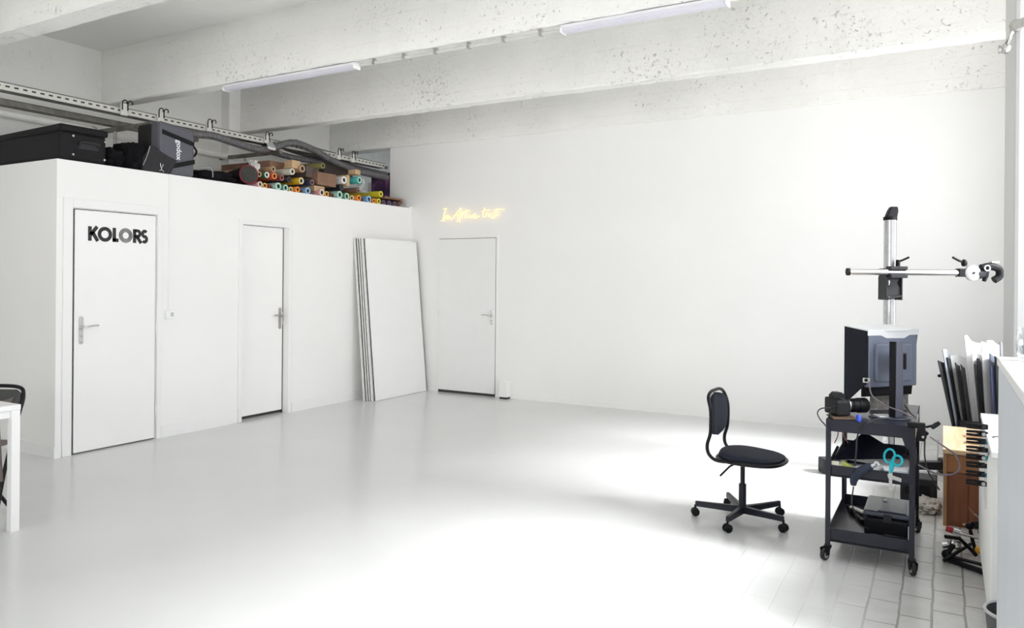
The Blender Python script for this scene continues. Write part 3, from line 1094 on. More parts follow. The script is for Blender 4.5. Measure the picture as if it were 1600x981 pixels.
MB().tube(smooth_path([(-.05, yr, a2.z), (-.03, yr + .03, a2.z - .05), (-.05, yr + .035, a2.z - .09), (-.06, yr, a2.z - .12)], 4), .010, 8).build('side_handle', STRAP, t, smooth=True)
c = W(278, 234.5, x=-.01)
text_mesh('godox', .074, pm('white print', (.8, .8, .85), .5), 'lettering', t, (-.0115, c.y, c.z), (0, 0, -1), (0, 1, 0), (1, 0, 0), bold=.0015)
# round duffel with red trim
RED = pm('red piping', (.30, .02, .045), .6)
c = W(389.5, 264, x=-.04)
rad = .094
t = thing('duffel_bag', 'black tubular duffel bag with a round red-trimmed end', 'bag', (-.35, c.y, z0))
ax = Vector((.925, -.37, 0)).normalized()
e = Vector((-.06, c.y, z0 + rad + .03))
pa = smooth_path([e - ax * .84, e - ax * .6, e - ax * .4, e - ax * .2, e], 4)
L_ = len(pa)
MB().tube(pa, rad, 24, radii=[rad * (.7 + .28 * min(1, i / (L_ * .35))) * (1 + .02 * math.sin(i * 1.9)) for i in range(L_)]).build('barrel', NYLON, t, smooth=True)
MB().lathe([(0, 0), (rad * .7, 0), (rad * .93, -.006), (rad * .95, -.02)], e + ax * .018, 28, ax).build('end_panel', pm('charcoal mesh', (.045, .045, .042), .9, var=.2, scale=60, bump=.3, bscale=400), t, smooth=True)
circ = []
u_ = ax.cross(Vector((0, 0, 1))).normalized()
for k in range(33):
    a = 2 * PI * k / 32
    circ.append(e + u_ * rad * math.cos(a) + Vector((0, 0, rad * math.sin(a))))
MB().tube(circ, .006, 8).build('piping', RED, t, smooth=True)
MB().tube(smooth_path([e - ax * .02 + Vector((0, 0, rad)), e - ax * .02 + Vector((0, 0, rad + .02)), e - ax * .07 + Vector((0, 0, rad + .02)), e - ax * .07 + Vector((0, 0, rad))], 4), .006, 7).build('loop', NYLON, t)
o = blob((-.13, -3.11, z0 + .055), (.22, .46, .11), 9, .25, 2.5).build('soft_bag', NYLON, smooth=True)
tag(o, 'low black cloth bag in front of the tubular duffel', 'bag')
CAB = pm('pale grey cord', (.35, .35, .36), .5)
o = MB().tube(smooth_path([W(309, 261, x=.0), W(318, 262, x=.0), (W(327, 262, x=.0)), W(331, 269, x=.0), W(331, 277, x=-.005)], 5), .005, 7).build('cord', CAB, smooth=True)
tag(o, 'pale cord looped over the low black bag beside the grey case', 'cord')
# crumpled plastic next to the duffel
t = blob((-.12, -2.60, z0 + .215), (.10, .10, .13), 21, .45, 3.5).build('plastic_wrap', pm('milky plastic', (.62, .60, .57), .3), smooth=True)
tag(t, 'crumpled milky plastic wrap tucked beside the round duffel end', 'plastic wrap')

# ------------------------------------------------------------------ paper rolls
CORE = pm('cardboard', (.33, .20, .10), .8, var=.15, scale=40)
CRM = pm('cream roll', (.62, .56, .44), .7, var=.06, scale=20)
HOLE = pm('roll hole shade', (.03, .018, .012), .9)  # shade of the hollow roll ends, put in as colour
RC = dict(pink=(.78, .42, .44), amber=(.80, .42, .06), maroon=(.33, .10, .08), mint=(.40, .66, .58), green=(.22, .50, .30), yellow=(.72, .48, .02), orange=(.83, .27, .03), blue=(.25, .47, .70), brown=(.22, .12, .09),
          purple=(.13, .09, .17), tan=(.45, .29, .17), white=(.78, .76, .72), red=(.72, .12, .05), darkgreen=(.05, .16, .07), dark=(.04, .04, .05), navy=(.05, .06, .13), teal=(.08, .50, .46), cream=(.62, .60, .50), olive=(.22, .19, .06), lime=(.70, .62, .03))
RIM = dict(pink='cream', amber='amber', maroon='maroon', mint='mint', green='mint', yellow='cream', orange='orange', blue='blue', brown='brown', purple='purple', tan='tan', white='white', red='orange', darkgreen='white', dark='dark', navy='brown', teal='mint', cream='cream', olive='olive', lime='lime')
# u, v, radius in zoomed units (5.714 per pixel from 380,220), colour, end x, label
RL = [
    (145, 372, 27, 'pink', -.02, 'pink paper roll at the left end of the bottom row beside the duffel'),
    (188, 378, 25, 'amber', -.05, 'amber paper roll touching the leftmost pink roll'),
    (238, 388, 22, 'maroon', -.07, 'dark red roll between the left amber roll and the left mint roll'),
    (308, 398, 33, 'mint', -.02, 'pale mint paper roll in the left half of the bottom row'),
    (373, 407, 30, 'green', -.04, 'green paper roll right of the left mint roll'),
    (432, 422, 24, 'yellow', -.05, 'mustard roll wedged between the left green and orange rolls'),
    (468, 424, 27, 'orange', -.01, 'bright orange roll end in the left half of the bottom row'),
    (508, 437, 21, 'purple', -.07, 'small mauve roll between the orange roll and the pale blue roll'),
    (570, 441, 30, 'blue', -.02, 'pale blue paper roll in the middle of the bottom row'),
    (697, 462, 31, 'pink', -.02, 'pink paper roll in the middle of the bottom row'),
    (740, 470, 27, 'amber', -.05, 'amber paper roll touching the middle pink roll'),
    (788, 478, 24, 'brown', -.07, 'brown roll between the middle amber roll and the right mint roll'),
    (857, 486, 34, 'mint', -.02, 'pale mint paper roll in the right half of the bottom row'),
    (920, 494, 31, 'green', -.04, 'green paper roll right of the right mint roll'),
    (978, 504, 25, 'yellow', -.06, 'mustard roll wedged left of the right orange roll'),
    (1016, 508, 28, 'orange', -.01, 'bright orange roll end in the right half of the bottom row'),
    (1052, 520, 22, 'purple', -.07, 'small mauve roll right of the right orange roll'),
    (1118, 530, 31, 'blue', -.02, 'blue paper roll with a teal inside in the right half of the bottom row'),
    (1163, 544, 23, 'orange', -.02, 'small orange roll left of the small yellow roll near the back wall'),
    (1206, 548, 25, 'lime', -.02, 'small yellow roll in the bottom row near the back wall'),
    (1250, 552, 21, 'purple', -.03, 'dark purple roll next to the small yellow roll'),
    (1300, 562, 22, 'purple', -.03, 'middle one of the three dark purple rolls near the back wall'),
    (1345, 573, 21, 'purple', -.03, 'last dark purple roll before the brown rolls'),
    (1388, 582, 19, 'brown', -.03, 'dark brown roll at the right end of the bottom row'),
    # second row
    (137, 298, 25, 'tan', -.05, 'tan cardboard tube above the leftmost pink roll'),
    (204, 304, 29, 'darkgreen', -.03, 'dark green roll with a white rim in the second row'),
    (272, 314, 29, 'red', -.02, 'orange-red roll in the second row'),
    (338, 330, 26, 'maroon', -.07, 'dark pink roll right of the orange-red roll'),
    (404, 345, 26, 'dark', -.07, 'charcoal roll left of the big yellow roll'),
    (512, 357, 31, 'yellow', -.02, 'big yellow paper roll with a pale rim in the second row'),
    (608, 372, 26, 'navy', -.03, 'navy paper roll right of the big yellow roll'),
    (872, 415, 25, 'dark', -.08, 'black roll under the thick white roll'),
    (1022, 440, 25, 'brown', -.03, 'brown roll with a white rim under the teal roll'),
    (1225, 475, 27, 'lime', -.02, 'yellow roll lying on the small rolls near the back wall'),
    (1405, 552, 18, 'brown', -.03, 'dark brown tube lying on the last rolls by the back wall'),
    # third row
    (262, 252, 26, 'tan', -.06, 'tan tube with a torn pinkish wrap on the second row'),
    (432, 274, 29, 'cream', -.01, 'long cream wrapped roll in the third row'),
    (521, 248, 33, 'tan', -.03, 'wide cardboard tube standing out above the big yellow roll'),
    (895, 350, 34, 'white', -.02, 'thick white roll with a broad rim'),
    (1032, 350, 31, 'teal', -.02, 'bright teal roll above the brown roll'),
    (705, 222, 26, 'olive', .0, 'long olive tube, topmost of the pile'),
]
circ = []
for (u, v, r, col, xe, lab) in RL:
    p = W(380 + u * .175, 220 + v * .175, x=xe)
    p2 = W(380 + (u) * .175, 220 + (v + r) * .175, x=xe)
    circ.append([p.y, p.z, (p.z - p2.z) * 1.0, col, xe, lab])
nb = 24
for c in circ[:nb]:
    c[1] = PH + c[2]
for it in range(80):   # settle: push overlapping rolls apart
    for i in range(len(circ)):
        for j in range(i + 1, len(circ)):
            a, b = circ[i], circ[j]
            dy, dz = b[0] - a[0], b[1] - a[1]
            d = math.hypot(dy, dz) or 1e-6
            ov = a[2] + b[2] + .0004 - d
            if ov > 0:
                if i < nb and j < nb:
                    a[0] -= ov / 2
                    b[0] += ov / 2
                elif i < nb:
                    b[0] += dy / d * ov
                    b[1] += dz / d * ov
                else:
                    a[0] -= dy / d * ov / 2
                    a[1] -= dz / d * ov / 2
                    b[0] += dy / d * ov / 2
                    b[1] += dz / d * ov / 2
    for c in circ:
        c[1] = max(c[1], PH + c[2])
        c[0] = min(c[0], -.02 - c[2])
for (y, z, r, col, xe, lab) in circ:
    ln = 1.25
    root = thing('paper_roll', lab, 'paper roll', (xe - ln / 2, y, z - r), group='rolls of backdrop paper piled on the storage top')
    MB().pipe((xe - ln, y, z), (xe, y, z), r, r * .74, 22).build('paper', pm('roll ' + col, RC[col], .6, var=.05, scale=20), root, smooth=True)
    rim = MB().pipe((xe - ln + .002, y, z), (xe + .003, y, z), r * .86, r * .62, 20)
    rim.build('core', pm('rim ' + RIM[col], [min(1, q * 1.15 + .04) for q in RC[RIM[col]]], .7), root, smooth=True)
    MB().cyl((xe - .016, y, z), (xe - .010, y, z), r * .66, 16).build('inside', HOLE, root)  # dark plug near the end stands for shade in the core
# long cardboard boxes and flat sheets in the pile
CB = pm('brown cardboard', (.24, .135, .085), .8, var=.12, scale=12)
CB2 = pm('light cardboard', (.55, .38, .22), .8, var=.1, scale=12)


def px_box(pa, pb, xf, depth, name, label, cat, mat, bevel=0, grow=0):
    a, b = W(*pa, x=xf), W(*pb, x=xf)
    y0, y1 = sorted((a.y, b.y))
    z0_, z1_ = sorted((a.z, b.z))
    return tag(B((xf - depth, y0, z0_), (xf, y1, z1_)).build(name, mat, bevel=bevel), label, cat)


px_box((495, 288), (524, 273), -.04, .9, 'long_carton', 'long brown carton lying among the rolls right of the navy roll', 'box', CB, .004)
px_box((490, 298), (506, 292), -.06, .8, 'cardboard_sheet', 'pale cardboard strip above the middle pink roll', 'cardboard', CB2)
px_box((455, 262), (468, 252), -.06, .12, 'cardboard_flap', 'light cardboard flap standing above the cream roll', 'cardboard', CB2, .002)
px_box((540, 290), (545, 274), -.05, .3, 'long_carton', 'narrow tan carton between the thick white roll and the teal roll', 'box', CB2, .002)
px_box((554, 272), (562, 266), -.06, .12, 'cardboard_flap', 'small light cardboard flap above the teal roll', 'cardboard', CB2, .002)
px_box((420, 263), (452, 256), -.30, .8, 'long_carton', 'long brown carton behind the cream roll', 'box', CB, .004)
px_box((477, 276), (497, 262), -.12, .6, 'open_carton', 'open grey-brown carton under the long olive tube', 'box', pm('grey brown board', (.13, .10, .09), .8), .003)
px_box((505, 280), (550, 262), -.55, .5, 'long_carton', 'dark carton in shade behind the rolls', 'box', pm('dark board', (.07, .055, .05), .85), .003)
# torn white paper
o = MB()
pp = PX([(567, 279), (569, 286), (566, 292), (562, 296), (568, 299), (575, 301)], -.0)
for a, b in zip(pp, pp[1:]):
    o.bm.faces.new([o.bm.verts.new(q) for q in (a, b, b + Vector((-.12, .01, .004)), a + Vector((-.12, .01, .004)))])
tag(o.build('torn_paper', pm('white paper', (.82, .81, .78), .7), solid=.002), 'torn strip of white paper curling beside the teal roll', 'paper')
# brown stack at the far right of the pile
tag(B((-.6, W(600, 320, x=-.03).y, PH + .09), (-.03, W(628, 320, x=-.03).y, PH + .115)).build('cardboard_sheet', CB), 'brown board lying on the last rolls by the back wall', 'cardboard')
# ------------------------------------------------------------------ swivel chair
FAB = pm('dark blue black fabric', (.010, .013, .026), .85, var=.3, scale=90, bump=.3, bscale=500)
t = thing('swivel_chair', 'small black swivel chair with a dark blue seat pad on five castors', 'chair', (5.19, -3.42, 0), math.radians(-4), local=True)
# seat pan frame (local x = facing direction)
ZS = .405
hs = []
for k in range(40):
    a = 2 * PI * k / 40
    cx = .235 * math.cos(a)
    cy = .205 * math.sin(a)
    # rounded rectangle-ish ellipse
    hs.append(Vector((.055 + math.copysign(abs(math.cos(a)) ** .8, math.cos(a)) * .198, math.copysign(abs(math.sin(a)) ** .75, math.sin(a)) * .185, 0)))
pan = MB()
pan.prism([(p.x * 1.0, p.y) for p in hs], (0, 0, ZS - .03), (1, 0, 0), (0, 1, 0), (0, 0, 1), .018)
pan.build('seat_pan', BLACK, t, bevel=.005, smooth=True)
MB().tube([Vector((p.x * 1.01, p.y * 1.02, ZS - .016)) for p in hs] + [Vector((hs[0].x * 1.01, hs[0].y * 1.02, ZS - .016))], .010, 8).build('seat_rim', BLACK, t, smooth=True)
pad = MB()
prev = []
for i, (s_, zz) in enumerate(((.95, -.014), (.97, .006), (.92, .022), (.75, .030), (.4, .032), (.0, .033))):
    if s_ == 0:
        c = pad.bm.verts.new((.055, 0, ZS + zz))
        for k in range(len(prev)):
            pad.bm.faces.new((prev[k], prev[(k + 1) % len(prev)], c))
    else:
        rg = [pad.bm.verts.new((.055 + (p.x - .055) * s_, p.y * s_, ZS + zz + (.01 * (-(p.x) / .2) if i > 1 else 0))) for p in hs]
        if prev:
            for k in range(40):
                pad.bm.faces.new((prev[k], prev[(k + 1) % 40], rg[(k + 1) % 40], rg[k]))
        prev = rg
pad.build('seat', FAB, t, smooth=True)
# back frame: a tall closed hoop
hoop = [(-0.035, .16, ZS - .02), (-0.115, .165, ZS - .018), (-0.160, .165, ZS + .015), (-0.170, .165, ZS + .07), (-0.150, .165, ZS + .15), (-0.150, .165, ZS + .28), (-0.170, .150, ZS + .355), (-0.177, .09, ZS + .385), (-0.178, 0, ZS + .39)]
pts = hoop + [(a, -b, c) for a, b, c in hoop[-2::-1]]
MB().tube(smooth_path(pts, 5), .0105, 10).build('back_frame', BLACK, t, smooth=True)
# back pad
bp = MB()
N1, N2 = 16, 16
grid = []
for side in (0, 1):
    g_ = []
    for i in range(N1 + 1):
        row = []
        v = i / N1 * 2 - 1
        zc = ZS + .24 + v * .135
        wv = .150 * (1 - max(0, v) ** 3 * .25) * (1 - max(0, -v) ** 4 * .30) * math.sqrt(max(0, 1 - abs(v) ** 5))
        for j in range(N2 + 1):
            u = j / N2 * 2 - 1
            edge = math.sqrt(max(0, 1 - abs(u) ** 6)) * math.sqrt(max(0, 1 - abs(v) ** 6))
            bow = -.150 - .018 * (1 - u * u) - .012 * v * v
            row.append(bp.bm.verts.new((bow + (1 if side else -1) * (.006 + .014 * edge), u * wv, zc)))
        g_.append(row)
    grid.append(g_)
for s_, g_ in enumerate(grid):
    for i in range(N1):
        for j in range(N2):
            bp.bm.faces.new((g_[i][j], g_[i][j + 1], g_[i + 1][j + 1], g_[i + 1][j]))
for i in range(N1):
    for j in (0, N2):
        bp.bm.faces.new((grid[0][i][j], grid[0][i + 1][j], grid[1][i + 1][j], grid[1][i][j]))
for j in range(N2):
    for i in (0, N1):
        bp.bm.faces.new((grid[0][i][j], grid[0][i][j + 1], grid[1][i][j + 1], grid[1][i][j]))
bmesh.ops.remove_doubles(bp.bm, verts=bp.bm.verts, dist=.0005)
bp.build('backrest', FAB, t, smooth=True)
mb = MB()
for s_ in (-1, 1):
    mb.cyl((-.153, s_ * .118, ZS + .23), (-.153, s_ * .162, ZS + .23), .007, 8)
mb.build('backrest_bracket', BLACK, t)
mb = MB().cyl((0, 0, .215), (0, 0, ZS - .03), .014, 16).cyl((0, 0, .075), (0, 0, .225), .023, 18).box((-.06, -.05, ZS - .05), (.06, .05, ZS - .03)).cyl((0, 0, .05), (0, 0, .09), .034, 20)
mb.build('gas_column', NAVYM, t, smooth=True)
MB().tube([(-.02, -.02, ZS - .045), (-.05, -.10, ZS - .06), (-.10, -.13, ZS - .12)], .006, 8).build('lever', BLACK, t, smooth=True)
for k in range(5):
    a = math.radians(20 + 72 * k + 29.7 + 4)
    d = Vector((math.cos(a), math.sin(a), 0))
    e = Vector((-d.y, d.x, 0))
    mb = MB()
    secs = [(0.02, .020, .088, .046), (.16, .017, .090, .055), (.285, .013, .094, .062)]
    vs = []
    for (r, w, zt_, zb_) in secs:
        vs.append([mb.bm.verts.new(d * r + e * q + Vector((0, 0, z))) for q, z in ((-w, zb_), (w, zb_), (w * .8, zt_), (-w * .8, zt_))])
    for A, Bq in zip(vs, vs[1:]):
        for i in range(4):
            mb.bm.faces.new((A[i], A[(i + 1) % 4], Bq[(i + 1) % 4], Bq[i]))
    mb.bm.faces.new(vs[0][::-1])
    mb.bm.faces.new(vs[-1])
    leg = mb.build('leg', NAVYM, t, bevel=.004)
    ca = MB()
    wp = d * .285 + Vector((0, 0, .025))
    w2 = d.cross(Vector((0, 0, 1)))
    rot_ = Matrix.Rotation(random.uniform(-.8, .8), 3, 'Z')
    w2 = rot_ @ w2
    for s_ in (-1, 1):
        c_ = wp + w2 * s_ * .014
        ca.lathe([(0, -.008), (.021, -.008), (.025, -.004), (.025, .004), (.021, .008), (0, .008)], c_, 18, w2)
    ca.cyl(wp - w2 * .008, wp + w2 * .008, .018, 14).cyl(wp + Vector((0, 0, .0)), wp + Vector((0, 0, .045)), .007, 8)
    ca.build('caster', BLACKP, t, smooth=True)

# ------------------------------------------------------------------ trolley
X0, X1, Y0, Y1 = 5.728, 6.150, -3.885, -3.105
t = thing('trolley', 'three-tier dark metal trolley on castors beside the swivel chair', 'trolley', ((X0 + X1) / 2, (Y0 + Y1) / 2, 0))
TR = pm('dark trolley enamel', (.015, .016, .028), .30, var=.1, spec=.4)
for (zt_, zb_, nm) in ((.752, .690, 'top_shelf'), (.508, .448, 'middle_shelf'), (.172, .100, 'bottom_shelf')):
    mb = MB()
    if nm == 'top_shelf':
        mb.box((X0, Y0, zt_ - .004), (X1, Y1, zt_))
        for lo, hi in (((X0, Y0), (X1, Y0 + .003)), ((X0, Y1 - .003), (X1, Y1)), ((X0, Y0), (X0 + .003, Y1)), ((X1 - .003, Y0), (X1, Y1))):
            mb.box((*lo, zb_), (*hi, zt_))
        mb.build(nm, TR, t)
    else:
        a = .012
        mb.box((X0 + a, Y0 + a, zb_ + .006), (X1 - a, Y1 - a, zb_ + .010))
        for lo, hi in (((X0 + a, Y0 + a), (X1 - a, Y0 + a + .004)), ((X0 + a, Y1 - a - .004), (X1 - a, Y1 - a)), ((X0 + a, Y0 + a), (X0 + a + .004, Y1 - a)), ((X1 - a - .004, Y0 + a), (X1 - a, Y1 - a))):
            mb.box((*lo, zb_), (*hi, zt_))
        mb.build(nm, TR if nm != 'bottom_shelf' else TR, t)
for x in (X0, X1):
    for y in (Y0, Y1):
        sx, sy = (1 if x == X0 else -1), (1 if y == Y0 else -1)
        mb = MB().prism([(0, 0), (sx * .026, 0), (sx * .026, sy * .003), (sx * .003, sy * .003), (sx * .003, sy * .026), (0, sy * .026)], (x, y, .078), (1, 0, 0), (0, 1, 0), (0, 0, 1), .612)
        if x == X1:
            mb.prism([(0, 0), (sx * .06, 0), (sx * .045, -.045), (sx * .026, -.06), (0, -.06)], (x, y + sy * .001, .69), (1, 0, 0), (0, 0, 1), (0, sy, 0), .003)
        mb.build('post', TR, t)
        cx, cy = x + sx * .012, y + sy * .012
        ca = MB()
        off = Vector((-.012 if x == X0 else .004, -.012, 0))
        wc = Vector((cx, cy, .033)) + off
        ax = Vector((.92, .38, 0)) if x == X1 else Vector((.90, -.43, 0))
        ax.normalize()
        ca.cyl((cx, cy, .058), (cx, cy, .09), .008, 10)
        ca.box((cx - .018, cy - .018, .066), (cx + .018, cy + .018, .078))
        q = ax * .016
        ca.prism([(-.014, 0), (.014, 0), (.022, .04), (-.022, .04)], wc - q - Vector((0, 0, .004)), ax.cross(Vector((0, 0, 1))), (0, 0, 1), ax, .003)
        ca.prism([(-.014, 0), (.014, 0), (.022, .04), (-.022, .04)], wc + q - Vector((0, 0, .004)), ax.cross(Vector((0, 0, 1))), (0, 0, 1), ax, .003)
        c_ = ca.build('caster', BLACKP, t)
        MB().lathe([(.020, -.011), (.030, -.010), (.033, -.006), (.033, .006), (.030, .010), (.020, .011)], wc, 22, ax).build('tyre', RUBBER, c_, smooth=True)
        MB().lathe([(0, -.010), (.021, -.010), (.021, .010), (0, .010)], wc, 18, ax).build('hub', pm('grey wheel hub', (.55, .55, .55), .4), c_)

ZT = .7525
# ------------------------------------------------------------------ monitor with hood
BL, BR = Vector((5.914, -3.655, 0)), Vector((6.141, -3.387, 0))
u_ = (BR - BL).normalized()
n_ = Vector((-u_.y, u_.x, 0))   # away from camera, screen side
wid = (BR - BL).length
t = thing('monitor', 'monitor with a shading hood on the trolley, seen from behind', 'monitor', (6.07, -3.69, ZT))
MBK = pm('blue grey monitor back', (.20, .225, .30), .45, var=.06)
Zm0, Zm1 = .905, 1.205
O = BL.copy()
O.z = 0


def quad_prism(mb, poly, base, U, N, th):
    return mb.prism(poly, base, U, (0, 0, 1), N, th)


mb = MB()
quad_prism(mb, [(0, Zm0), (wid, Zm0), (wid, Zm1), (0, Zm1)], O, u_, n_, .035)
mb.build('back_cover', MBK, t, bevel=.006)
mb = MB()
quad_prism(mb, [(.04, Zm0 + .03), (wid - .06, Zm0 + .03), (wid - .06, Zm1 - .06), (.04, Zm1 - .06)], O - n_ * .02, u_, n_, .021)
mb.build('rear_bulge', MBK, t, bevel=.008)
mb = MB()
quad_prism(mb, [(-.003, Zm0 - .055), (wid + .003, Zm0 - .055), (wid + .003, Zm1 + .004), (-.003, Zm1 + .004)], O + n_ * .0355, u_, n_, .014)
mb.build('bezel', BLACKP, t, bevel=.003)
mb = MB()
quad_prism(mb, [(.012, Zm0 - .03), (wid - .012, Zm0 - .03), (wid - .012, Zm1 - .012), (.012, Zm1 - .012)], O + n_ * .0497, u_, n_, .0012)
mb.build('screen', pm('dark glass', (.01, .01, .012), .08), t)
# hood: two side flaps and a white top with a notch
HD = .17
fl = n_
HM = pm('hood outside', (.012, .014, .022), .55, spec=.2, var=.1)
for s_, O2 in ((0, O - u_ * .006), (1, O + u_ * (wid + .002))):
    o = MB()
    o.prism([(0, Zm0 + .03), (HD, Zm0 - .115), (HD, Zm1 + .028), (0, Zm1 + .010)] if s_ == 0 else [(.04, Zm0 - .05), (HD, Zm0 - .09), (HD, Zm1 + .028), (0, Zm1 + .010)], O2, fl, (0, 0, 1), u_, .004)
    o.build('hood_flap', HM, t)
HW = pm('white hood top', (.85, .85, .87), .4)
mb = MB()
V2 = (fl * HD + Vector((0, 0, .018))).normalized()
mb.prism([(-.008, 0), (.095, 0), (.13, -.018 + .0), (wid - .10, -.018), (wid - .06, 0), (wid + .008, 0), (wid + .008, HD), (-.008, HD)], O + Vector((0, 0, Zm1 + .012)), u_, V2, (0, 0, 1), .005)
mb.prism([(-.008, -.014), (.085, -.014), (.125, -.030), (wid - .10, -.032), (wid - .06, -.014), (wid + .008, -.014), (wid + .008, .018), (-.008, .018)], O - n_ * .004 + Vector((0, 0, Zm1)), u_, (0, 0, 1), n_, .0035)
mb.build('hood_top', HW, t)
# stand
sc_ = Vector((6.068, -3.695, 0))
mb = MB()
mb.prism([(-.026, ZT + .012), (.030, ZT + .012), (.026, 1.17), (-.022, 1.17)], sc_, u_, (0, 0, 1), n_, .028)
mb.build('stand_column', pm('stand plastic', (.10, .105, .14), .4), t, bevel=.004)
mb = MB()
mb.prism([(0, ZT + .012), (.032, ZT + .012), (.032, 1.168), (0, 1.168)], sc_ - u_ * .0265, -u_ * .35 + n_ * .9, (0, 0, 1), -u_, .004)
mb.build('column_side', BLACKP, t)
mb = MB().box(sc_ + Vector((-.02, .02, 1.02)), sc_ + Vector((.03, .10, 1.10)))
mb.build('neck', BLACKP, t)
mb = MB()
pl = []
for k in range(24):
    a = 2 * PI * k / 24
    pl.append((.105 * math.cos(a), .075 * math.sin(a)))
mb.prism(pl, sc_ + Vector((-.05, .04, ZT)), (1, 0, 0), (0, 1, 0), (0, 0, 1), .007)
mb.build('base', pm('base plastic', (.09, .10, .14), .25), t, bevel=.003)

# ------------------------------------------------------------------ camera on the trolley
t = thing('camera', 'black camera with a long lens lying on the trolley top', 'camera', (5.80, -3.79, ZT))
L = Vector((.80, .60, 0)).normalized()
Sd = Vector((-L.y, L.x, 0))
c0 = Vector((5.805, -3.815, ZT + .010))
CAM = pm('camera body', (.010, .010, .011), .5, spec=.25, var=.15, scale=60, bump=.3, bscale=400)


def cbox(l0, l1, s0, s1, z0_, z1_, mb=None):
    mb = mb or MB()
    return mb.prism([(l0, s0), (l1, s0), (l1, s1), (l0, s1)], c0 + Vector((0, 0, z0_)), L, Sd, (0, 0, 1), z1_ - z0_)


cbox(-.032, .035, -.0, .135, 0, .088).build('body', CAM, t, bevel=.008)
cbox(-.04, .045, -.004, .03, 0, .084).build('grip', CAM, t, bevel=.012)
mb = MB().prism([(-.03, 0), (.045, 0), (.038, .022), (.02, .035), (-.012, .035), (-.03, .018)], c0 + Sd * .045 + Vector((0, 0, .087)), L, (0, 0, 1), Sd, .05)
mb.build('viewfinder_hump', CAM, t, bevel=.004)
mb = MB().lathe([(0, 0), (.014, 0), (.014, .012), (0, .012)], c0 + Sd * .012 + Vector((0, 0, .084)), 16)
mb.build('dial', CHARC, t)
ld = c0 + Sd * .07 + Vector((0, 0, .047))
prof = [(0, .03), (.034, .03), (.036, .045), (.036, .06), (.034, .062), (.034, .085), (.038, .088), (.038, .12), (.041, .123), (.041, .17), (.038, .175), (.034, .175), (.030, .15), (0, .145)]
MB().lathe(prof, ld, 28, L).build('lens', BLACKP, t, smooth=True)
MB().lathe([(.0365, .064), (.0365, .068), (.034, .068)], ld, 28, L).build('lens_ring', STEEL, t)
MB().tube(smooth_path([c0 + L * -.035 + Vector((0, 0, .06)), c0 + L * -.075 + Vector((0, 0, .03)), c0 + L * -.07 + Sd * -.02 + Vector((0, 0, -.012)), c0 + L * .0 + Sd * -.03 + Vector((0, 0, -.014)), c0 + L * .08 + Sd * -.02 + Vector((0, 0, -.014))], 5), .005, 7).build('strap', STRAP, t)
# things under and beside the camera
tag(B((5.735, -3.87, ZT), (5.86, -3.74, ZT + .009), rot=Matrix.Rotation(.4, 3, 'Z')).build('notebook', pm('brown leather', (.10, .06, .04), .6), bevel=.003), 'thin brown slab under the camera on the trolley top', 'notebook')
p = W(1346, 655, z=ZT)
tag(MB().lathe([(0, 0), (.012, 0), (.012, .028), (.008, .034), (0, .034)], (5.885, -3.865, ZT), 14).build('blue_cap', pm('bright blue plastic', (.03, .08, .6), .3), smooth=True), 'small bright blue cap on the front edge of the trolley top', 'cap')
p = W(1378, 640, y=-3.50)
t = thing('test_chart', 'grey printed card standing under the monitor', 'card', (5.98, -3.38, ZT))
mb = MB().prism([(-.11, 0), (.11, 0), (.11, .12), (-.11, .12)], (6.0, -3.36, ZT + .001), (.87, .5, 0), (0, .15, 1), (-.5, .87, 0), .004)
mb.build('card', pm('grey card', (.36, .34, .31), .7, var=.35, scale=45), t)
tag(B((5.95, -3.70, ZT), (6.03, -3.62, ZT + .012), rot=Matrix.Rotation(.5, 3, 'Z')).build('hard_drive', HW, bevel=.003), 'flat white and black drive in front of the grey card', 'drive')
p = W(1355, 590, y=-3.68)
t = thing('sensor_puck', 'small silver device clipped below the monitor edge above the lens', 'device', (p.x, p.y, p.z - .03))
MB().box((p.x - .018, p.y - .012, p.z - .028), (p.x + .018, p.y + .012, p.z + .0)).build('body', STEEL, t, bevel=.003)
MB().cyl((p.x, p.y - .013, p.z - .012), (p.x, p.y - .022, p.z - .012), .009, 12).build('eye', BLACKP, t)


# ------------------------------------------------------------------ cables
def cable(pts, r, mat, label, group='cables at the trolley', name='cable'):
    o = MB().tube(smooth_path(pts, 7), r, 7).build(name, mat, smooth=True)
    return tag(o, label, 'cable', group)


CBK = pm('black cable', (.018, .018, .02), .45)
CGR = pm('purple grey cable', (.16, .13, .15), .4)
ya = -3.93
cable([W(1359, 596, y=-3.70), W(1364, 618, y=-3.75), W(1385, 633, y=-3.78), W(1410, 643, y=-3.84), W(1436, 656, y=ya + .03)], .004, CGR, 'grey cable sagging from the silver device to the black clamp')
cable([W(1415, 632, y=-3.62), W(1424, 645, y=-3.66), W(1436, 655, y=-3.80)], .0035, CBK, 'thin black cable behind the monitor stand')
cable([W(1300, 637, y=-3.86), W(1285, 638, y=-3.88), W(1279, 645, y=-3.90), W(1284, 656, y=-3.91), W(1292, 665, y=-3.93), W(1300, 680, y=-3.90)], .0035, CBK, 'black cable looping off the corner of the trolley behind the camera')
cable([W(1388, 654, y=-3.82), W(1368, 656, y=-3.87), W(1352, 666, y=-3.905), W(1342, 680, y=-3.905), W(1340, 705, y=-3.905), W(1338, 728, y=-3.91)], .004, CBK, 'black cable dropping from the trolley top to the hanging remote')
cable([W(1336, 760, y=-3.91), W(1334, 785, y=-3.90), W(1339, 802, y=-3.88), W(1345, 818, y=-3.84), W(1360, 826, y=-3.80)], .0035, CBK, 'black cable hanging from the remote down to the bottom shelf')
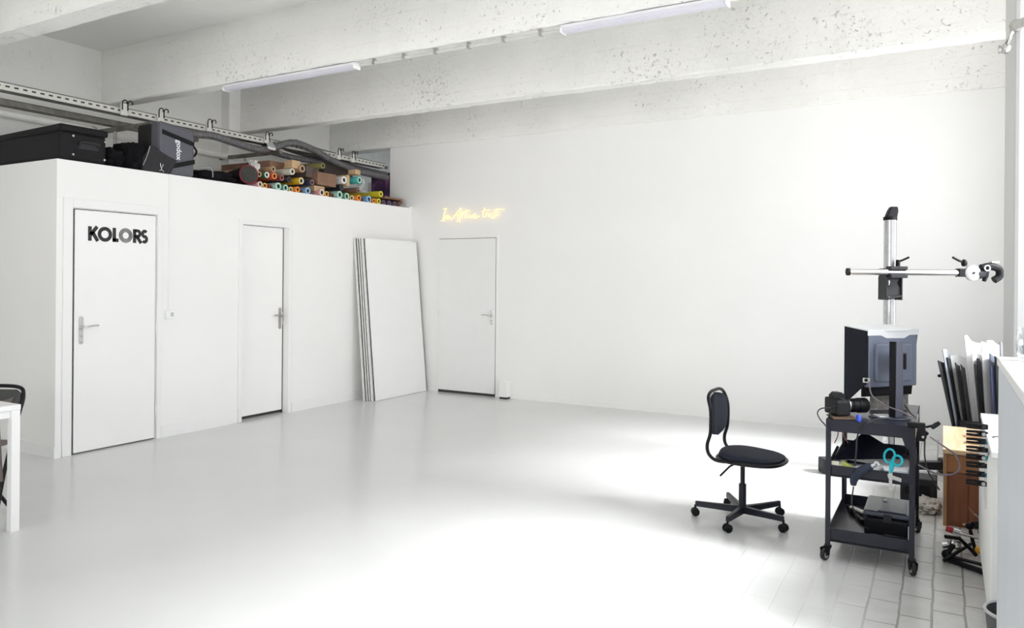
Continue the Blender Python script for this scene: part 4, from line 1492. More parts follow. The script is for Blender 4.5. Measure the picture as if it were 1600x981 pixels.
cable([W(1455, 682, y=-3.90), W(1475, 696, y=-3.90), W(1496, 712, y=-3.90), W(1502, 730, y=-3.90), W(1490, 741, y=-3.90), W(1465, 740, y=-3.90), W(1437, 726, y=-3.90)], .0045, CGR, 'purple grey cable making a wide loop right of the trolley')
cable([W(1447, 685, y=-3.88), W(1447, 712, y=-3.88), W(1452, 735, y=-3.86), W(1462, 752, y=-3.7), W(1470, 765, y=-3.5)], .004, CBK, 'black cable hanging straight down from the clamp')
cable([W(1428, 694, y=-3.6), W(1420, 700, y=-3.6), W(1418, 712, y=-3.6), W(1424, 720, y=-3.6), W(1432, 722, y=-3.6)], .003, CBK, 'short cable arc behind the trolley post nearest the wooden cabinet')
REDC = pm('red brown cable', (.30, .08, .05), .5)
cable([W(1311, 666, y=-3.5), W(1311, 680, y=-3.5), W(1306, 692, y=-3.5)], .003, REDC, 'short red-brown lead with a black plug under the trolley top')
cable([W(1321, 668, y=-3.3), W(1320, 680, y=-3.3), W(1327, 692, y=-3.3)], .003, pm('pink cable', (.5, .22, .18), .5), 'pinkish lead beside the rear post of the trolley')
# black clamp at the trolley corner
p = Vector((6.165, -3.905, .76))
t = thing('super_clamp', 'black clamp with a T handle gripping the trolley corner', 'clamp', p - Vector((0, 0, .06)))
mb = MB().box(p + Vector((-.05, -.018, -.008)), p + Vector((.03, .018, .020))).box(p + Vector((-.005, -.02, -.07)), p + Vector((.03, .02, .0)))
mb.build('jaw', BLACKP, t, bevel=.006)
mb = MB().cyl(p + Vector((.0, 0, -.06)), p + Vector((.035, 0, -.02)), .016, 14).cyl(p + Vector((.018, -.028, -.045)), p + Vector((.018, .028, -.045)), .018, 16)
mb.build('knuckle', BLACKP, t, bevel=.002)
mb = MB().cyl(p + Vector((.03, 0, .0)), p + Vector((.062, .006, .010)), .006, 8).tube([p + Vector((.058, .0, .0)), p + Vector((.075, .01, .014)), p + Vector((.092, .015, .026))], .010, 10, radii=[.010, .012, .009])
mb.build('handle', BLACKP, t, smooth=True)
MB().cyl(p + Vector((-.008, 0, .018)), p + Vector((-.003, 0, .062)), .004, 8).build('stud', STEEL, t)
MB().cyl(p + Vector((.02, -.030, -.045)), p + Vector((.02, -.033, -.045)), .006, 10).build('screw', STEEL, t)

# ------------------------------------------------------------------ middle shelf contents
ZM = .459
PP = pm('black felt board', (.006, .007, .018), .7, var=.3, spec=.2)
t = thing('folded_hood_board', 'black folded board standing as a peak on the middle shelf', 'board', (5.95, -3.5, ZM))
pk, l0, r0 = W(1352, 674, y=-3.60), W(1302, 717, y=-3.74), W(1421, 716, y=-3.50)
rb = W(1378, 712, y=-3.74)
for tri in ([l0, pk, W(1352, 717, y=-3.74)], [pk, r0, W(1352, 717, y=-3.74)]):
    mb = MB()
    n = (tri[1] - tri[0]).cross(tri[2] - tri[0]).normalized() * .004
    a = [mb.bm.verts.new(q) for q in tri]
    b = [mb.bm.verts.new(q + n) for q in tri]
    mb.bm.faces.new(a)
    mb.bm.faces.new(b[::-1])
    for k in range(3):
        mb.bm.faces.new((a[k], a[(k + 1) % 3], b[(k + 1) % 3], b[k]))
    mb.build('panel', PP, t)
mb = MB().prism([(0, 0), (.30, 0), (.28, .02), (.02, .05)], (5.80, -3.72, ZM + .001), (.97, .24, 0), (0, 0, 1), (-.24, .97, 0), .012)
mb.build('flap', PP, t)
t = thing('black_profile', 'thin black frame edge leaning at the corner post of the middle shelf', 'frame', (5.77, -3.80, ZM))
a, b = W(1299, 722, y=-3.83), W(1311, 698, y=-3.70)
MB().tube([a, b], .008, 6).build('edge', BLACKP, t)
t = thing('acrylic_sheet', 'pale greenish acrylic sheet lying on the middle shelf', 'sheet', (5.97, -3.77, ZM))
B((5.78, -3.86, ZM + .001), (6.115, -3.64, ZM + .034), bev=.002).build('sheet', pm('pale green acrylic', (.40, .47, .48), .12, var=.25, scale=14), t)
t = thing('note_pad', 'small white and yellow pad at the front corner of the middle shelf', 'pad', (5.79, -3.86, ZM))
B((5.755, -3.868, ZM + .002), (5.792, -3.862, .529)).build('pad', pm('cream paper', (.85, .83, .66), .6), t)
B((5.80, -3.869, ZM + .036), (5.86, -3.835, ZM + .062), rot=Matrix.Rotation(.5, 3, 'Y')).build('marker', pm('yellow green plastic', (.45, .48, .12), .5, var=.4, scale=60), t)
tag(B((6.0, -3.84, ZM + .0352), (6.105, -3.74, ZM + .050), rot=Matrix.Rotation(.15, 3, 'Z')).build('papers', pm('white sheets', (.80, .80, .84), .5, var=.08, scale=50)), 'white papers on the acrylic sheet behind the scissors', 'papers')
# scissors hung over the shelf front
t = thing('scissors', 'turquoise-handled scissors hanging on the front of the middle shelf', 'scissors', (W(1394, 740, y=-3.885).x, -3.885, .38))
TEAL = pm('turquoise plastic', (.01, .50, .60), .3, var=.05)
yS = -3.888
for cx_, cy_, rx, ry, tilt in ((1392, 712, 8.2, 10.5, .15), (1404.5, 719.5, 7.2, 8.0, -.5)):
    c = []
    for k in range(25):
        a = 2 * PI * k / 24
        ex, ey = rx * math.cos(a), ry * math.sin(a)
        c.append(W(cx_ + ex * math.cos(tilt) - ey * math.sin(tilt), cy_ + ex * math.sin(tilt) + ey * math.cos(tilt), y=yS))
    MB().tube(c, .0055, 8).build('handle_ring', TEAL, t, smooth=True)
MB().tube([W(1396, 722, y=yS), W(1395, 732, y=yS), W(1394, 739, y=yS)], .010, 8, radii=[.012, .011, .006]).build('shank', TEAL, t, smooth=True)
a, b = W(1394, 737, y=yS), W(1394, 767, y=yS)
mb = MB().prism([(-.009, 0), (.009, 0), (.006, b.z - a.z + .01), (0, b.z - a.z), (-.007, b.z - a.z + .02)], a, (1, 0, 0), (0, 0, 1), (0, 1, 0), .004)
mb.build('blade', STEEL, t)
q = W(1401, 744, y=-3.88)
tag(MB().prism([(-.035, .008), (.03, -.006), (.028, -.026), (-.032, -.012)], q + Vector((0, -.004, 0)), (1, 0, 0), (0, 0, 1), (0, 1, 0), .006).build('label_holder', STEEL), 'small tilted steel plate on the shelf front behind the scissors', 'plate')
# hanging remote
t = thing('hand_grip', 'dark blue padded grip hanging at the front of the middle shelf', 'grip', (W(1345, 745, y=-3.905).x, -3.905, .40))
pa = [W(u, v, y=-3.905) for u, v in ((1336, 758), (1337, 748), (1345, 738), (1357, 731), (1364, 728))]
pa = smooth_path(pa, 4)
MB().tube(pa, .022, 12, radii=[.010 + .014 * math.sin(PI * min(1, (i + 1.5) / len(pa)) * .8) for i in range(len(pa))]).build('grip', pm('navy foam', (.025, .032, .06), .8, var=.2, scale=50, bump=.3, bscale=300), t, smooth=True)
MB().tube([W(1362, 729, y=-3.905), W(1370, 725, y=-3.905)], .013, 10).build('ferrule', CHROME, t, smooth=True)
MB().tube(smooth_path([W(1368, 725, y=-3.905), W(1372, 722, y=-3.90), W(1376, 727, y=-3.90)], 4), .006, 8).build('cap', pm('pale plastic', (.7, .7, .72), .4), t, smooth=True)

# ------------------------------------------------------------------ bottom shelf contents
ZL = .1115
t = thing('hard_case', 'black hard case with a raised lid edge on the bottom shelf', 'case', (6.03, -3.58, ZL))
B((5.905, -3.75, ZL), (6.125, -3.42, ZL + .115)).build('tub', BLACKP, t, bevel=.016)
B((5.90, -3.755, ZL + .118), (6.128, -3.415, ZL + .150)).build('lid', pm('blue black plastic', (.03, .035, .06), .3, coat=.3), t, bevel=.012)
B((5.97, -3.745, ZL + .1505), (6.105, -3.60, ZL + .156)).build('lid_panel', pm('blue black plastic', (.03, .035, .06), .3), t, bevel=.003)
MB().box((6.0, -3.77, ZL + .10), (6.04, -3.755, ZL + .14)).build('latch', CHARC, t, bevel=.003)
p = W(1393, 778, z=ZL + .157)
tag(B((5.985, -3.52, ZL + .1505), (6.005, -3.49, ZL + .158)).build('paper_tag', WHITE), 'tiny white tag lying on the black hard case', 'tag')
tag(B((5.80, -3.85, ZL), (5.845, -3.79, ZL + .03), bev=.003).build('power_brick', WHITE), 'small white adapter on the bottom shelf', 'adapter')
rnd = random.Random(11)
names = ('tangled black cable in front of the black hard case', 'loose black lead lying over the white adapter', 'black lead coiled at the front lip of the bottom shelf', 'black lead trailing beside the black hard case')
for k in range(4):
    c = Vector((5.90 + .05 * k, -3.82 + .01 * k, ZL + .012 + .006 * k))
    pts = []
    for i in range(9):
        pts.append(c + Vector((rnd.uniform(-.07, .07), rnd.uniform(-.03, .035), rnd.uniform(0, .02))))
    cable(pts, .004, CBK, names[k], 'cables on the bottom shelf')
for k, (x, y, lab) in enumerate(((5.93, -3.845, 'small silver plug near the middle of the bottom shelf front'), (6.02, -3.85, 'silver connector at the lip of the bottom shelf'), (6.075, -3.83, 'crumpled pale wrapper beside the post on the bottom shelf'))):
    tag(blob((x, y, ZL + .022), (.05, .04, .04), k, .4, 4, n=10).build('small_plug' if k < 2 else 'wrapper', pm('pale blue foil', (.45, .5, .62), .3, .4), smooth=True), lab, 'plug' if k < 2 else 'wrapper')
tag(MB().cyl((5.80, -3.30, ZL + .022), (5.88, -3.38, ZL + .022), .02, 14).build('metal_tube', STEEL, smooth=True), 'silver tube lying at the rear of the bottom shelf', 'tube')
tag(MB().cyl((5.78, -3.24, ZL + .013), (5.88, -3.50, ZL + .013), .012, 10).build('black_rod', BLACKP, smooth=True), 'black rod lying behind the silver tube on the bottom shelf', 'rod')
tag(MB().prism([(0, 0), (.11, 0), (.10, .085), (.05, .11)], (6.122, -3.86, ZL + .001), (0, 1, 0), (0, 0, 1), (-1, 0, 0), .004).build('plastic_card', pm('pale lilac card', (.55, .56, .68), .3)), 'pale card standing against the side of the bottom shelf', 'card')

# ------------------------------------------------------------------ column camera stand
t = thing('camera_stand', 'tall chrome column camera stand with a horizontal arm behind the trolley', 'camera stand', (5.903, -1.647, 0), math.radians(29.7), local=True)
MB().cyl((0, 0, .10), (0, 0, 1.975), .045, 28).build('column', pm('polished column', (.62, .62, .63), .2, 1, var=.1, scale=30), t, smooth=True)
B((-.014, -.048, .12), (.014, -.040, 1.97)).build('rack', pm('grey rack', (.30, .30, .30), .5, .5), t)
mb = MB().cyl((0, 0, 1.97), (0, 0, 1.995), .050, 28)
mb.build('column_cap', BLACKP, t, smooth=True)
mb = MB().prism([(-.04, 0), (.045, 0), (.055, .05), (.05, .085), (.0, .085), (-.02, .05)], (0, -.025, 1.99), (1, 0, 0), (0, 0, 1), (0, 1, 0), .05)
mb.build('cap_pulley', BLACKP, t, bevel=.008)
za = 1.565
xl, xr = -.355, .49
MB().cyl((xl, -.075, za), (xr, -.075, za), .024, 24).build('arm', CHROME, t, smooth=True)
MB().cyl((xl - .012, -.075, za), (xl + .006, -.075, za), .029, 22).build('arm_cap', BLACKP, t, smooth=True)
mb = MB().box((-.045, -.11, za + .018), (.085, -.03, za + .045)).box((-.045, -.11, za - .045), (.085, -.03, za - .018)).box((-.058, -.055, za - .03), (.07, .06, za + .03))
mb.build('arm_clamp', CHARC, t, bevel=.004)
mb = MB().box((-.062, -.07, za - .215), (-.05, .06, za - .03)).box((.055, -.07, za - .215), (.067, .06, za - .03)).box((-.062, -.06, za - .05), (.067, -.048, za - .035))
mb.tube([(-.05, -.066, za - .205), (.055, -.066, za - .185)], .010, 8)
mb.prism([(-.05, -.05), (-.02, -.07), (-.03, -.10), (-.05, -.12), (-.05, -.19), (.055, -.18), (.055, -.12), (.035, -.10), (.03, -.075), (.055, -.05)], (0, -.058, za), (1, 0, 0), (0, 0, 1), (0, 1, 0), .008)
mb.build('carriage', CHARC, t, bevel=.003)
mb = MB().cyl((.025, -.075, za + .04), (.025, -.075, za + .095), .016, 14).tube([(.03, -.075, za + .08), (.075, -.08, za + .10), (.105, -.085, za + .115)], .008, 8)
mb.build('locking_lever', BLACKP, t, smooth=True)
# geared head at the arm end
mb = MB().box((xr - .01, -.105, za - .032), (xr + .05, -.045, za + .032))
mb.build('arm_end_block', BLACKP, t, bevel=.006)
cA = Vector((xr + .095, -.095, za - .002))
MB().lathe([(0, -.012), (.056, -.012), (.060, -.006), (.060, .010), (.050, .016), (.012, .017), (.010, .022), (0, .022)], cA, 32, (0, -1, 0)).build('dial_disc', pm('satin disc', (.42, .42, .42), .45, .3), t, smooth=True)
mb = MB().lathe([(0, .022), (.008, .022), (.008, .025), (0, .025)], cA, 12, (0, -1, 0))
mb.build('disc_centre', BLACKP, t)
mb = MB().tube([(xr - .045, -.075, za + .118), (xr + .005, -.075, za + .092), (xr + .04, -.075, za + .080)], .009, 10).lathe([(0, -.026), (.018, -.02), (.022, 0), (.018, .02), (.010, .03), (0, .03)], (xr + .045, -.075, za + .072), 14)
mb.build('disc_lever', BLACKP, t, smooth=True)
mb = MB().cyl((xr + .14, -.08, za - .012), (xr + .19, -.08, za - .005), .036, 20).cyl((xr + .18, -.08, za - .03), (xr + .205, -.08, za + .01), .026, 16)
mb.build('swivel', CHARC, t, smooth=True)
mb = MB()
hc_ = Vector((xr + .272, -.08, za + .01))
mb.tube(smooth_path([hc_ + Vector((-.10, 0, .028)), hc_ + Vector((-.03, 0, .040)), hc_ + Vector((.035, 0, .018)), hc_ + Vector((.04, 0, -.035)), hc_ + Vector((.0, 0, -.065))], 5), .028, 12, radii=None)
mb.build('head_body', BLACKP, t, smooth=True)
mb = MB().tube([hc_ + Vector((-.055, -.01, .01)), hc_ + Vector((-.07, -.012, -.03)), hc_ + Vector((-.085, -.012, -.075))], .02, 10, radii=[.012, .020, .014])
mb.build('head_grip', BLACKP, t, smooth=True)
MB().lathe([(.016, -.004), (.024, -.004), (.024, .006), (.016, .006)], hc_ + Vector((-.075, -.034, .026)), 18, (0, -1, 0)).build('ring', CHROME, t, smooth=True)
B(hc_ + Vector((-.03, -.02, .066)), hc_ + Vector((.03, .02, .078))).build('plate', STEEL, t, bevel=.003)
# base
mb = MB().box((-.47, -.035, .035), (.47, .035, .095)).box((-.035, -.35, .035), (.035, .35, .09))
mb.build('base_cross', BLACK, t, bevel=.005)
for s_ in (-1, 1):
    mb = MB().box((s_ * .47 - .055, -.06, .0), (s_ * .47 + .055, .06, .115))
    mb.build('foot', CHARC, t, bevel=.01)
MB().cyl((0, 0, .09), (0, 0, .15), .07, 24).build('socket', BLACK, t)

# ------------------------------------------------------------------ wooden cabinet
WOODT = pm('pale wood top', (.72, .50, .30), .4, var=.12, scale=5)


def wood(name, c1, c2, axis='Z'):
    m = bpy.data.materials.new(name)
    m.use_nodes = True
    nt = m.node_tree
    b = nt.nodes['Principled BSDF']
    b.inputs['Roughness'].default_value = .38
    g = nd(nt, 'ShaderNodeTexCoord')
    mp = nd(nt, 'ShaderNodeMapping')
    mp.inputs['Scale'].default_value = (22, 22, 1.6) if axis == 'Z' else (22, 1.6, 22)
    n = nd(nt, 'ShaderNodeTexNoise', Scale=1.6, Detail=5.0)
    nt.links.new(g.outputs['Object'], mp.inputs['Vector'])
    nt.links.new(mp.outputs[0], n.inputs['Vector'])
    cr = nd(nt, 'ShaderNodeValToRGB')
    cr.color_ramp.elements[0].position = .3
    cr.color_ramp.elements[1].position = .7
    cr.color_ramp.elements[0].color = (*c1, 1)
    cr.color_ramp.elements[1].color = (*c2, 1)
    nt.links.new(n.outputs['Fac'], cr.inputs['Fac'])
    nt.links.new(cr.outputs[0], b.inputs['Base Color'])
    return m


WD = wood('orange brown wood', (.19, .06, .022), (.27, .095, .037))
WD2 = wood('light wood edge', (.50, .27, .12), (.62, .37, .18))
WT = wood('pale wood top', (.66, .44, .26), (.80, .60, .38), 'Y')
cx0, cx1, cy0, cy1, cz = 6.275, 6.56, -2.89, -2.02, .47
t = thing('wooden_cabinet', 'low orange-brown wooden cabinet with a pale top beside the trolley', 'cabinet', ((cx0 + cx1) / 2, (cy0 + cy1) / 2, 0))
B((cx0 + .015, cy0 + .014, 0), (cx1, cy1, cz - .03)).build('carcass', WD, t, bevel=.003)
B((cx0 - .004, cy0 - .004, cz - .03), (cx1 + .0, cy1, cz)).build('top', WT, t, bevel=.004)
for y in (cy0 + .03, (cy0 + cy1) / 2, cy1 - .05):
    B((cx0 + .0, y - .03, 0), (cx0 + .016, y + .03, cz - .03)).build('side_stile', WD2, t, bevel=.003)
B((cx0, cy0, .0), (cx0 + .018, cy0 + .016, cz - .03)).build('front_stile', WD2, t, bevel=.003)
B((cx0 + .02, cy0 + .004, .33), (cx1, cy0 + .016, cz - .035)).build('drawer_front', wood('orange wood', (.33, .13, .05), (.42, .18, .07)), t, bevel=.003)
B((cx0 + .03, cy0 + .006, .02), (cx0 + .13, cy0 + .016, .325)).build('door', WD, t, bevel=.003)
B((cx0 + .135, cy0 + .006, .02), (cx1, cy0 + .016, .325)).build('door', WD, t, bevel=.003)
for y, lab in ((-2.62, 'pale wooden block nearest the front of the cabinet top'), (-2.38, 'pale wooden block further back on the cabinet top')):
    tag(B((6.40, y - .04, cz), (6.55, y + .04, cz + .016), bev=.003).build('wood_block', WT), lab, 'block')

# ------------------------------------------------------------------ bundle of boards in a bin
t = thing('board_bin', 'open dark bin holding the fanned boards behind the wooden cabinet', 'bin', (6.55, -1.06, 0))
mb = MB().box((6.38, -1.27, 0), (6.72, -.86, .012)).box((6.38, -1.27, 0), (6.388, -.86, .40)).box((6.712, -1.27, 0), (6.72, -.86, .40)).box((6.38, -1.27, 0), (6.72, -1.262, .40)).box((6.38, -.868, 0), (6.72, -.86, .40))
mb.build('shell', CHARC, t)
FB, FW_, FBL = pm('black foam board', (.018, .018, .020), .6), pm('white foam board', (.80, .80, .80), .5, var=.04), pm('dark blue board', (.05, .06, .13), .4)
fan = [(1467, 563, 1506, 668, FB, .13, 'black board leaning furthest towards the trolley', 0), (1474, 546, 1508, 668, pm('grey blue card', (.38, .40, .47), .5), .10, 'grey-blue card behind the furthest leaning black board', .03), (1481, 558, 1510, 668, FB, .12, 'second black board of the fan', .05),
       (1486, 556, 1511, 664, FW_, .14, 'short white board between the first black boards', .10), (1494, 566, 1513, 664, FB, .06, 'narrow black board with a nicked top', .02), (1497, 574, 1512, 666, FB, .05, 'small black board in the middle of the fan', .08), (1503, 569, 1516, 666, FB, .05, 'narrow black board left of the tall white one', .02),
       (1508, 524, 1518, 666, FW_, .05, 'tallest thin white board of the fan', .10), (1514, 530, 1519, 664, FW_, .12, 'tall white board with a sloping corner', .14), (1520, 552, 1517, 664, FW_, .10, 'white board in the centre behind the black ones', .05), (1524, 568, 1517, 668, FB, .08, 'black board in front of the broad white board', .0), (1528, 560, 1521, 668, FB, .06, 'second black board in front of the broad white board', .03),
       (1534, 533, 1521, 668, FW_, .18, 'broad white board standing upright', .08), (1543, 532, 1524, 668, FW_, .10, 'tall white board with a pointed corner', .12), (1548, 552, 1527, 668, pm('slate board', (.16, .18, .25), .5), .12, 'slate blue board with a triangular top', .06), (1549, 572, 1526, 668, FBL, .10, 'dark blue board with a white rim', .0),
       (1556, 556, 1530, 668, FB, .08, 'black board behind the dark blue one', .05), (1564, 534, 1533, 668, pm('grey board', (.25, .25, .26), .5), .04, 'grey thin board closest to the window pillar', .02), (1563, 600, 1540, 668, pm('brown black board', (.05, .04, .035), .7), .10, 'dark brown board closest to the pillar', .09)]
order = sorted(range(len(fan)), key=lambda q: fan[q][0])
for i, (tx, ty, bx_, by_, mat, w, lab, dy) in enumerate(fan):
    y = -1.245 + dy * .8
    a, b = W(tx, ty, y=y), W(bx_, by_, y=y)
    e = Vector((6.405 + .29 * order.index(i) / len(fan), y, .015))
    ax = (a - e).normalized()
    L_ = (a - e).length
    side = Vector((.45, .89, 0))
    if mat is FW_:
        side = Vector((.78, .62, 0))
    side = (side - ax * side.dot(ax)).normalized()
    nn = ax.cross(side)
    mb = MB().prism([(0, 0), (w, 0), (w, L_ * .96), (w * .5, L_ * (.97 + .03 * (i % 2))), (0, L_)], e, side, ax, nn, .007)
    tag(mb.build('foam_board', mat), lab, 'board', 'boards fanned out of the bin')
p = W(1463, 572, y=-1.7)
for k, (u, v) in enumerate(((1469, 587), (1493, 652))):
    q = W(u, v, y=-.001)
    tag(MB().lathe([(0, 0), (.016, 0), (.012, .012), (0, .014)], q, 14, (0, -1, 0)).build('wall_bolt', BLACKP, smooth=True), ('black bolt head on the back wall, upper one beside the boards', 'black bolt head on the back wall, lower one above the wooden cabinet')[k], 'bolt')

# ------------------------------------------------------------------ radiator with spring clamps
RW = pm('radiator enamel', (.80, .80, .78), .4, var=.03)
rx0, rx1, ry0, ry1, rz = 6.447, 6.545, -4.72, -3.56, .80
t = thing('radiator', 'white column radiator between the wooden cabinet and the tall white cabinet', 'radiator', ((rx0 + rx1) / 2, (ry0 + ry1) / 2, 0))
n = 16
for k in range(n):
    y = ry0 + (ry1 - ry0) * (k + .5) / n
    w = (ry1 - ry0) / n * .42
    mb = MB()
    mb.tube([(rx0 + .018, y, .09), (rx0 + .012, y, .14), (rx0 + .012, y, rz - .08), (rx0 + .03, y, rz - .02), (rx1 - .03, y, rz - .02), (rx1 - .012, y, rz - .08), (rx1 - .012, y, .14), (rx1 - .018, y, .09), (rx0 + .018, y, .09)], w * .75, 8, cap=False)
    mb.cyl((rx0 + .049, y, .1), (rx0 + .049, y, rz - .03), w * .7, 8)
    mb.build('column', RW, t, smooth=True)
MB().box((rx0 + .02, ry0, .10), (rx1 - .02, ry1, .15)).box((rx0 + .02, ry0, rz - .07), (rx1 - .02, ry1, rz - .03)).build('header', RW, t, bevel=.01)
for y in (ry0 + .05, ry1 - .05):
    B((rx0 + .02, y - .02, 0), (rx1 - .02, y + .02, .10)).build('foot', RW, t)
tag(B((rx0 - .012, ry0 - .02, rz + .002), (XR - .40, ry1 - .16, rz + .027)).build('shelf_board', WHITE, bevel=.003), 'white shelf board lying on the radiator', 'shelf')
ye = -4.33
tag(B((rx0 - .016, ye - .008, .50), (rx0 - .006, ye + .055, rz + .0)).build('side_panel', pm('off white panel', (.70, .70, .68), .5), bevel=.002), 'narrow white panel hanging on the radiator side that the black clamps bite', 'panel')
CLT = pm('clamp pad teal', (.01, .25, .32), .4)
cl = ('topmost black spring clamp of the column', 'second black spring clamp from the top', 'third black spring clamp, with a blue pad and a lead over it', 'fourth black spring clamp from the top', 'fifth black spring clamp, with a blue pad', 'sixth black spring clamp from the top', 'seventh black spring clamp, with a green-blue pad', 'lowest black spring clamp of the column')
for k, py in enumerate((665, 677, 689, 701.5, 714, 726, 740, 754)):
    p = W(1528, py, y=ye)
    t = thing('spring_clamp', cl[k], 'clamp', (p.x, ye, p.z - .015), group='spring clamps in a column on the radiator')
    xa_ = W(1511.5, py, y=ye).x
    xb_ = rx0 - .004
    zz = p.z - (.0 if k else .002)
    for s_ in (-1, 1):
        pts = [(xa_, ye, zz + s_ * .0065), (xa_ + .035, ye, zz + s_ * .0075), (xa_ + .062, ye, zz + s_ * .0050), (xb_ - .004, ye, zz + s_ * .006)]
        MB().tube(smooth_path(pts, 4), .005, 8, radii=[.0050, .0055, .006, .006, .006, .0065, .0065, .007, .0075, .0075, .007, .006, .005]).build('arm', BLACKP, t, smooth=True)
    MB().cyl((xa_ + .066, ye - .012, zz), (xa_ + .066, ye + .012, zz), .008, 10).build('spring', STEEL if k % 3 == 1 else CHARC, t)
    B((xb_ - .012, ye - .010, zz - .010), (xb_ - .001, ye + .010, zz + .010), bev=.002).build('pad', CLT if k in (2, 4, 6) else BLACKP, t)
tag(MB().tube(smooth_path([W(1545, 689, y=-4.35), W(1552, 683, y=-4.40), W(1562, 682, y=-4.45)], 4), .003, 6).build('lead', pm('brown lead', (.15, .11, .10), .5), smooth=True), 'thin brown lead running from the third clamp onto the shelf board', 'cable')
# pipe at the near end
MB_ = MB().tube(smooth_path([(6.475, -4.80, .0), (6.475, -4.80, .3), (6.475, -4.80, .62), (6.49, -4.79, .67), (6.50, -4.72, .68)], 5), .014, 10)
t = thing('radiator_pipe', 'white vertical pipe in front of the radiator end', 'pipe', (6.475, -4.80, 0))
MB_.build('pipe', RW, t, smooth=True)
for z in (.06, .36):
    MB().cyl((6.475, -4.80, z - .012), (6.475, -4.80, z + .012), .020, 12).cyl((6.475, -4.80, z), (6.54, -4.74, z), .008, 8).build('collar', WHITE, t, smooth=True)
B((6.50, -4.79, .46), (6.53, -4.765, .54), bev=.004).build('valve', BLACKP, t)

# bucket
t = thing('bucket', 'dark grey bucket on the floor beside the tall white cabinet', 'bucket', (6.51, -4.99, 0))
c = (6.512, -4.98, 0)
MB().lathe([(0, .002), (.075, .002), (.105, .30), (.101, .30), (.073, .01), (0, .01)], c, 28).build('tub', pm('dark grey plastic', (.06, .06, .062), .45), t, smooth=True)
MB().lathe([(.104, .296), (.110, .300), (.110, .308), (.104, .310), (.100, .304)], c, 28).build('rim', pm('light grey rim', (.45, .45, .45), .4), t, smooth=True)

# ------------------------------------------------------------------ tall white cabinet and glass
t = thing('tall_cabinet', 'tall pale cabinet with a white top at the right edge', 'cabinet', (6.7, -6.05, 0))
kx = 6.409
B((kx, -6.48, 0), (6.98, -5.63, 1.238)).build('carcass', pm('pale blue grey laminate', (.66, .69, .73), .45, var=.02), t, bevel=.002)
B((kx + .004, -6.475, 1.238), (6.975, -5.635, 1.245)).build('shadow_gap', CHARC, t)
B((kx - .004, -6.48, 1.245), (6.985, -5.625, 1.27)).build('top', WHITE, t, bevel=.003)
GL = bpy.data.materials.new('clear glass')
GL.use_nodes = True
gb = GL.node_tree.nodes['Principled BSDF']
gb.inputs['Transmission Weight'].default_value = 1
gb.inputs['Roughness'].default_value = .02
gb.inputs['IOR'].default_value = 1.45
gb.inputs['Base Color'].default_value = (.95, .97, .98, 1)
t = thing('drinking_glass', 'clear glass standing on the tall pale cabinet', 'glass', (6.477, -5.73, 1.27))
MB().lathe([(0, .001), (.026, .001), (.032, .02), (.034, .06), (.031, .09), (.0285, .09), (.0315, .06), (.0295, .022), (.024, .008), (0, .008)], (6.477, -5.73, 1.27), 28).build('bowl', GL, t, smooth=True)

# ------------------------------------------------------------------ gear on the floor
def px_tube(lst, r, y=None, z=None, n=9, radii=None):
    return MB().tube([W(u, v, y=y) for u, v in lst], r, n, radii=radii)


t = thing('mini_tripod', 'black tripod lying on the brick floor with a silver head', 'tripod', (6.36, -3.55, 0))
a, b = W(1480, 872, z=.02), W(1545, 895, z=.02)
MB().tube([a, b], .014, 10).build('leg', BLACKP, t, smooth=True)
MB().tube([W(1484, 868, z=.035), W(1546, 884, z=.03)], .009, 10).build('leg', BLACK, t, smooth=True)
MB().tube([W(1478, 876, z=.02), W(1500, 862, z=.06), W(1520, 850, z=.05)], .009, 10).build('leg', BLACK, t, smooth=True)
c = W(1483, 866, z=.035)
mb = MB().sphere(c, .026).cyl(c, c + Vector((.03, .01, .055)), .012, 12)
mb.build('hub', BLACKP, t, smooth=True)
c = W(1487, 851, z=.075)
MB().cyl(c + Vector((-.035, 0, -.01)), c + Vector((.02, .01, .0)), .017, 16).cyl(c + Vector((.0, 0, -.03)), c + Vector((.0, 0, .04)), .010, 12).sphere(c + Vector((.03, .0, -.005)), .018).build('ball_head', CHROME, t, smooth=True)
c = W(1497, 851, z=.07)
MB().lathe([(.010, -.006), (.024, -.006), (.024, .006), (.010, .006)], c, 20, (.3, -1, .2)).build('locking_ring', CHROME, t, smooth=True)
c = W(1543, 893, z=.015)
MB().cyl(c + Vector((-.02, 0, 0)), c + Vector((.025, 0, 0)), .014, 12).build('foot', STEEL, t, smooth=True)
t = thing('magic_arm', 'black articulated arm resting on the lying tripod', 'arm', (6.40, -3.3, 0))
pts = [W(1480, 838, z=.13), W(1502, 841, z=.12), W(1520, 858, z=.06), W(1529, 868, z=.03)]
MB().tube(pts, .010, 10).build('arm', BLACKP, t, smooth=True)
MB().tube([W(1519, 828, y=-3.3), W(1523, 845, y=-3.32), W(1528, 862, y=-3.36)], .010, 10).build('arm', BLACKP, t, smooth=True)
for u, v in ((1518, 822), (1529, 820), (1538, 832), (1527, 865)):
    q = W(u, v, y=-3.3)
    MB().sphere(q, .022, 1, .8, .9).cyl(q, q + Vector((.02, -.01, .02)), .012, 10).build('knuckle', BLACKP, t, smooth=True)
MB().tube([W(1530, 822, y=-3.29), W(1546, 836, y=-3.29)], .012, 8).build('arm', BLACK, t, smooth=True)
MB().tube([W(1503, 833, y=-3.34), W(1540, 843, y=-3.34)], .008, 10).build('rod', STEEL, t, smooth=True)
t = thing('work_light', 'red and silver cylinder lying on top of the heap by the wooden cabinet', 'torch', W(1490, 836, y=-3.3))
MB().tube([W(1481, 825, y=-3.32), W(1492, 829, y=-3.32)], .017, 12).build('head', pm('red plastic', (.45, .02, .03), .3), t, smooth=True)
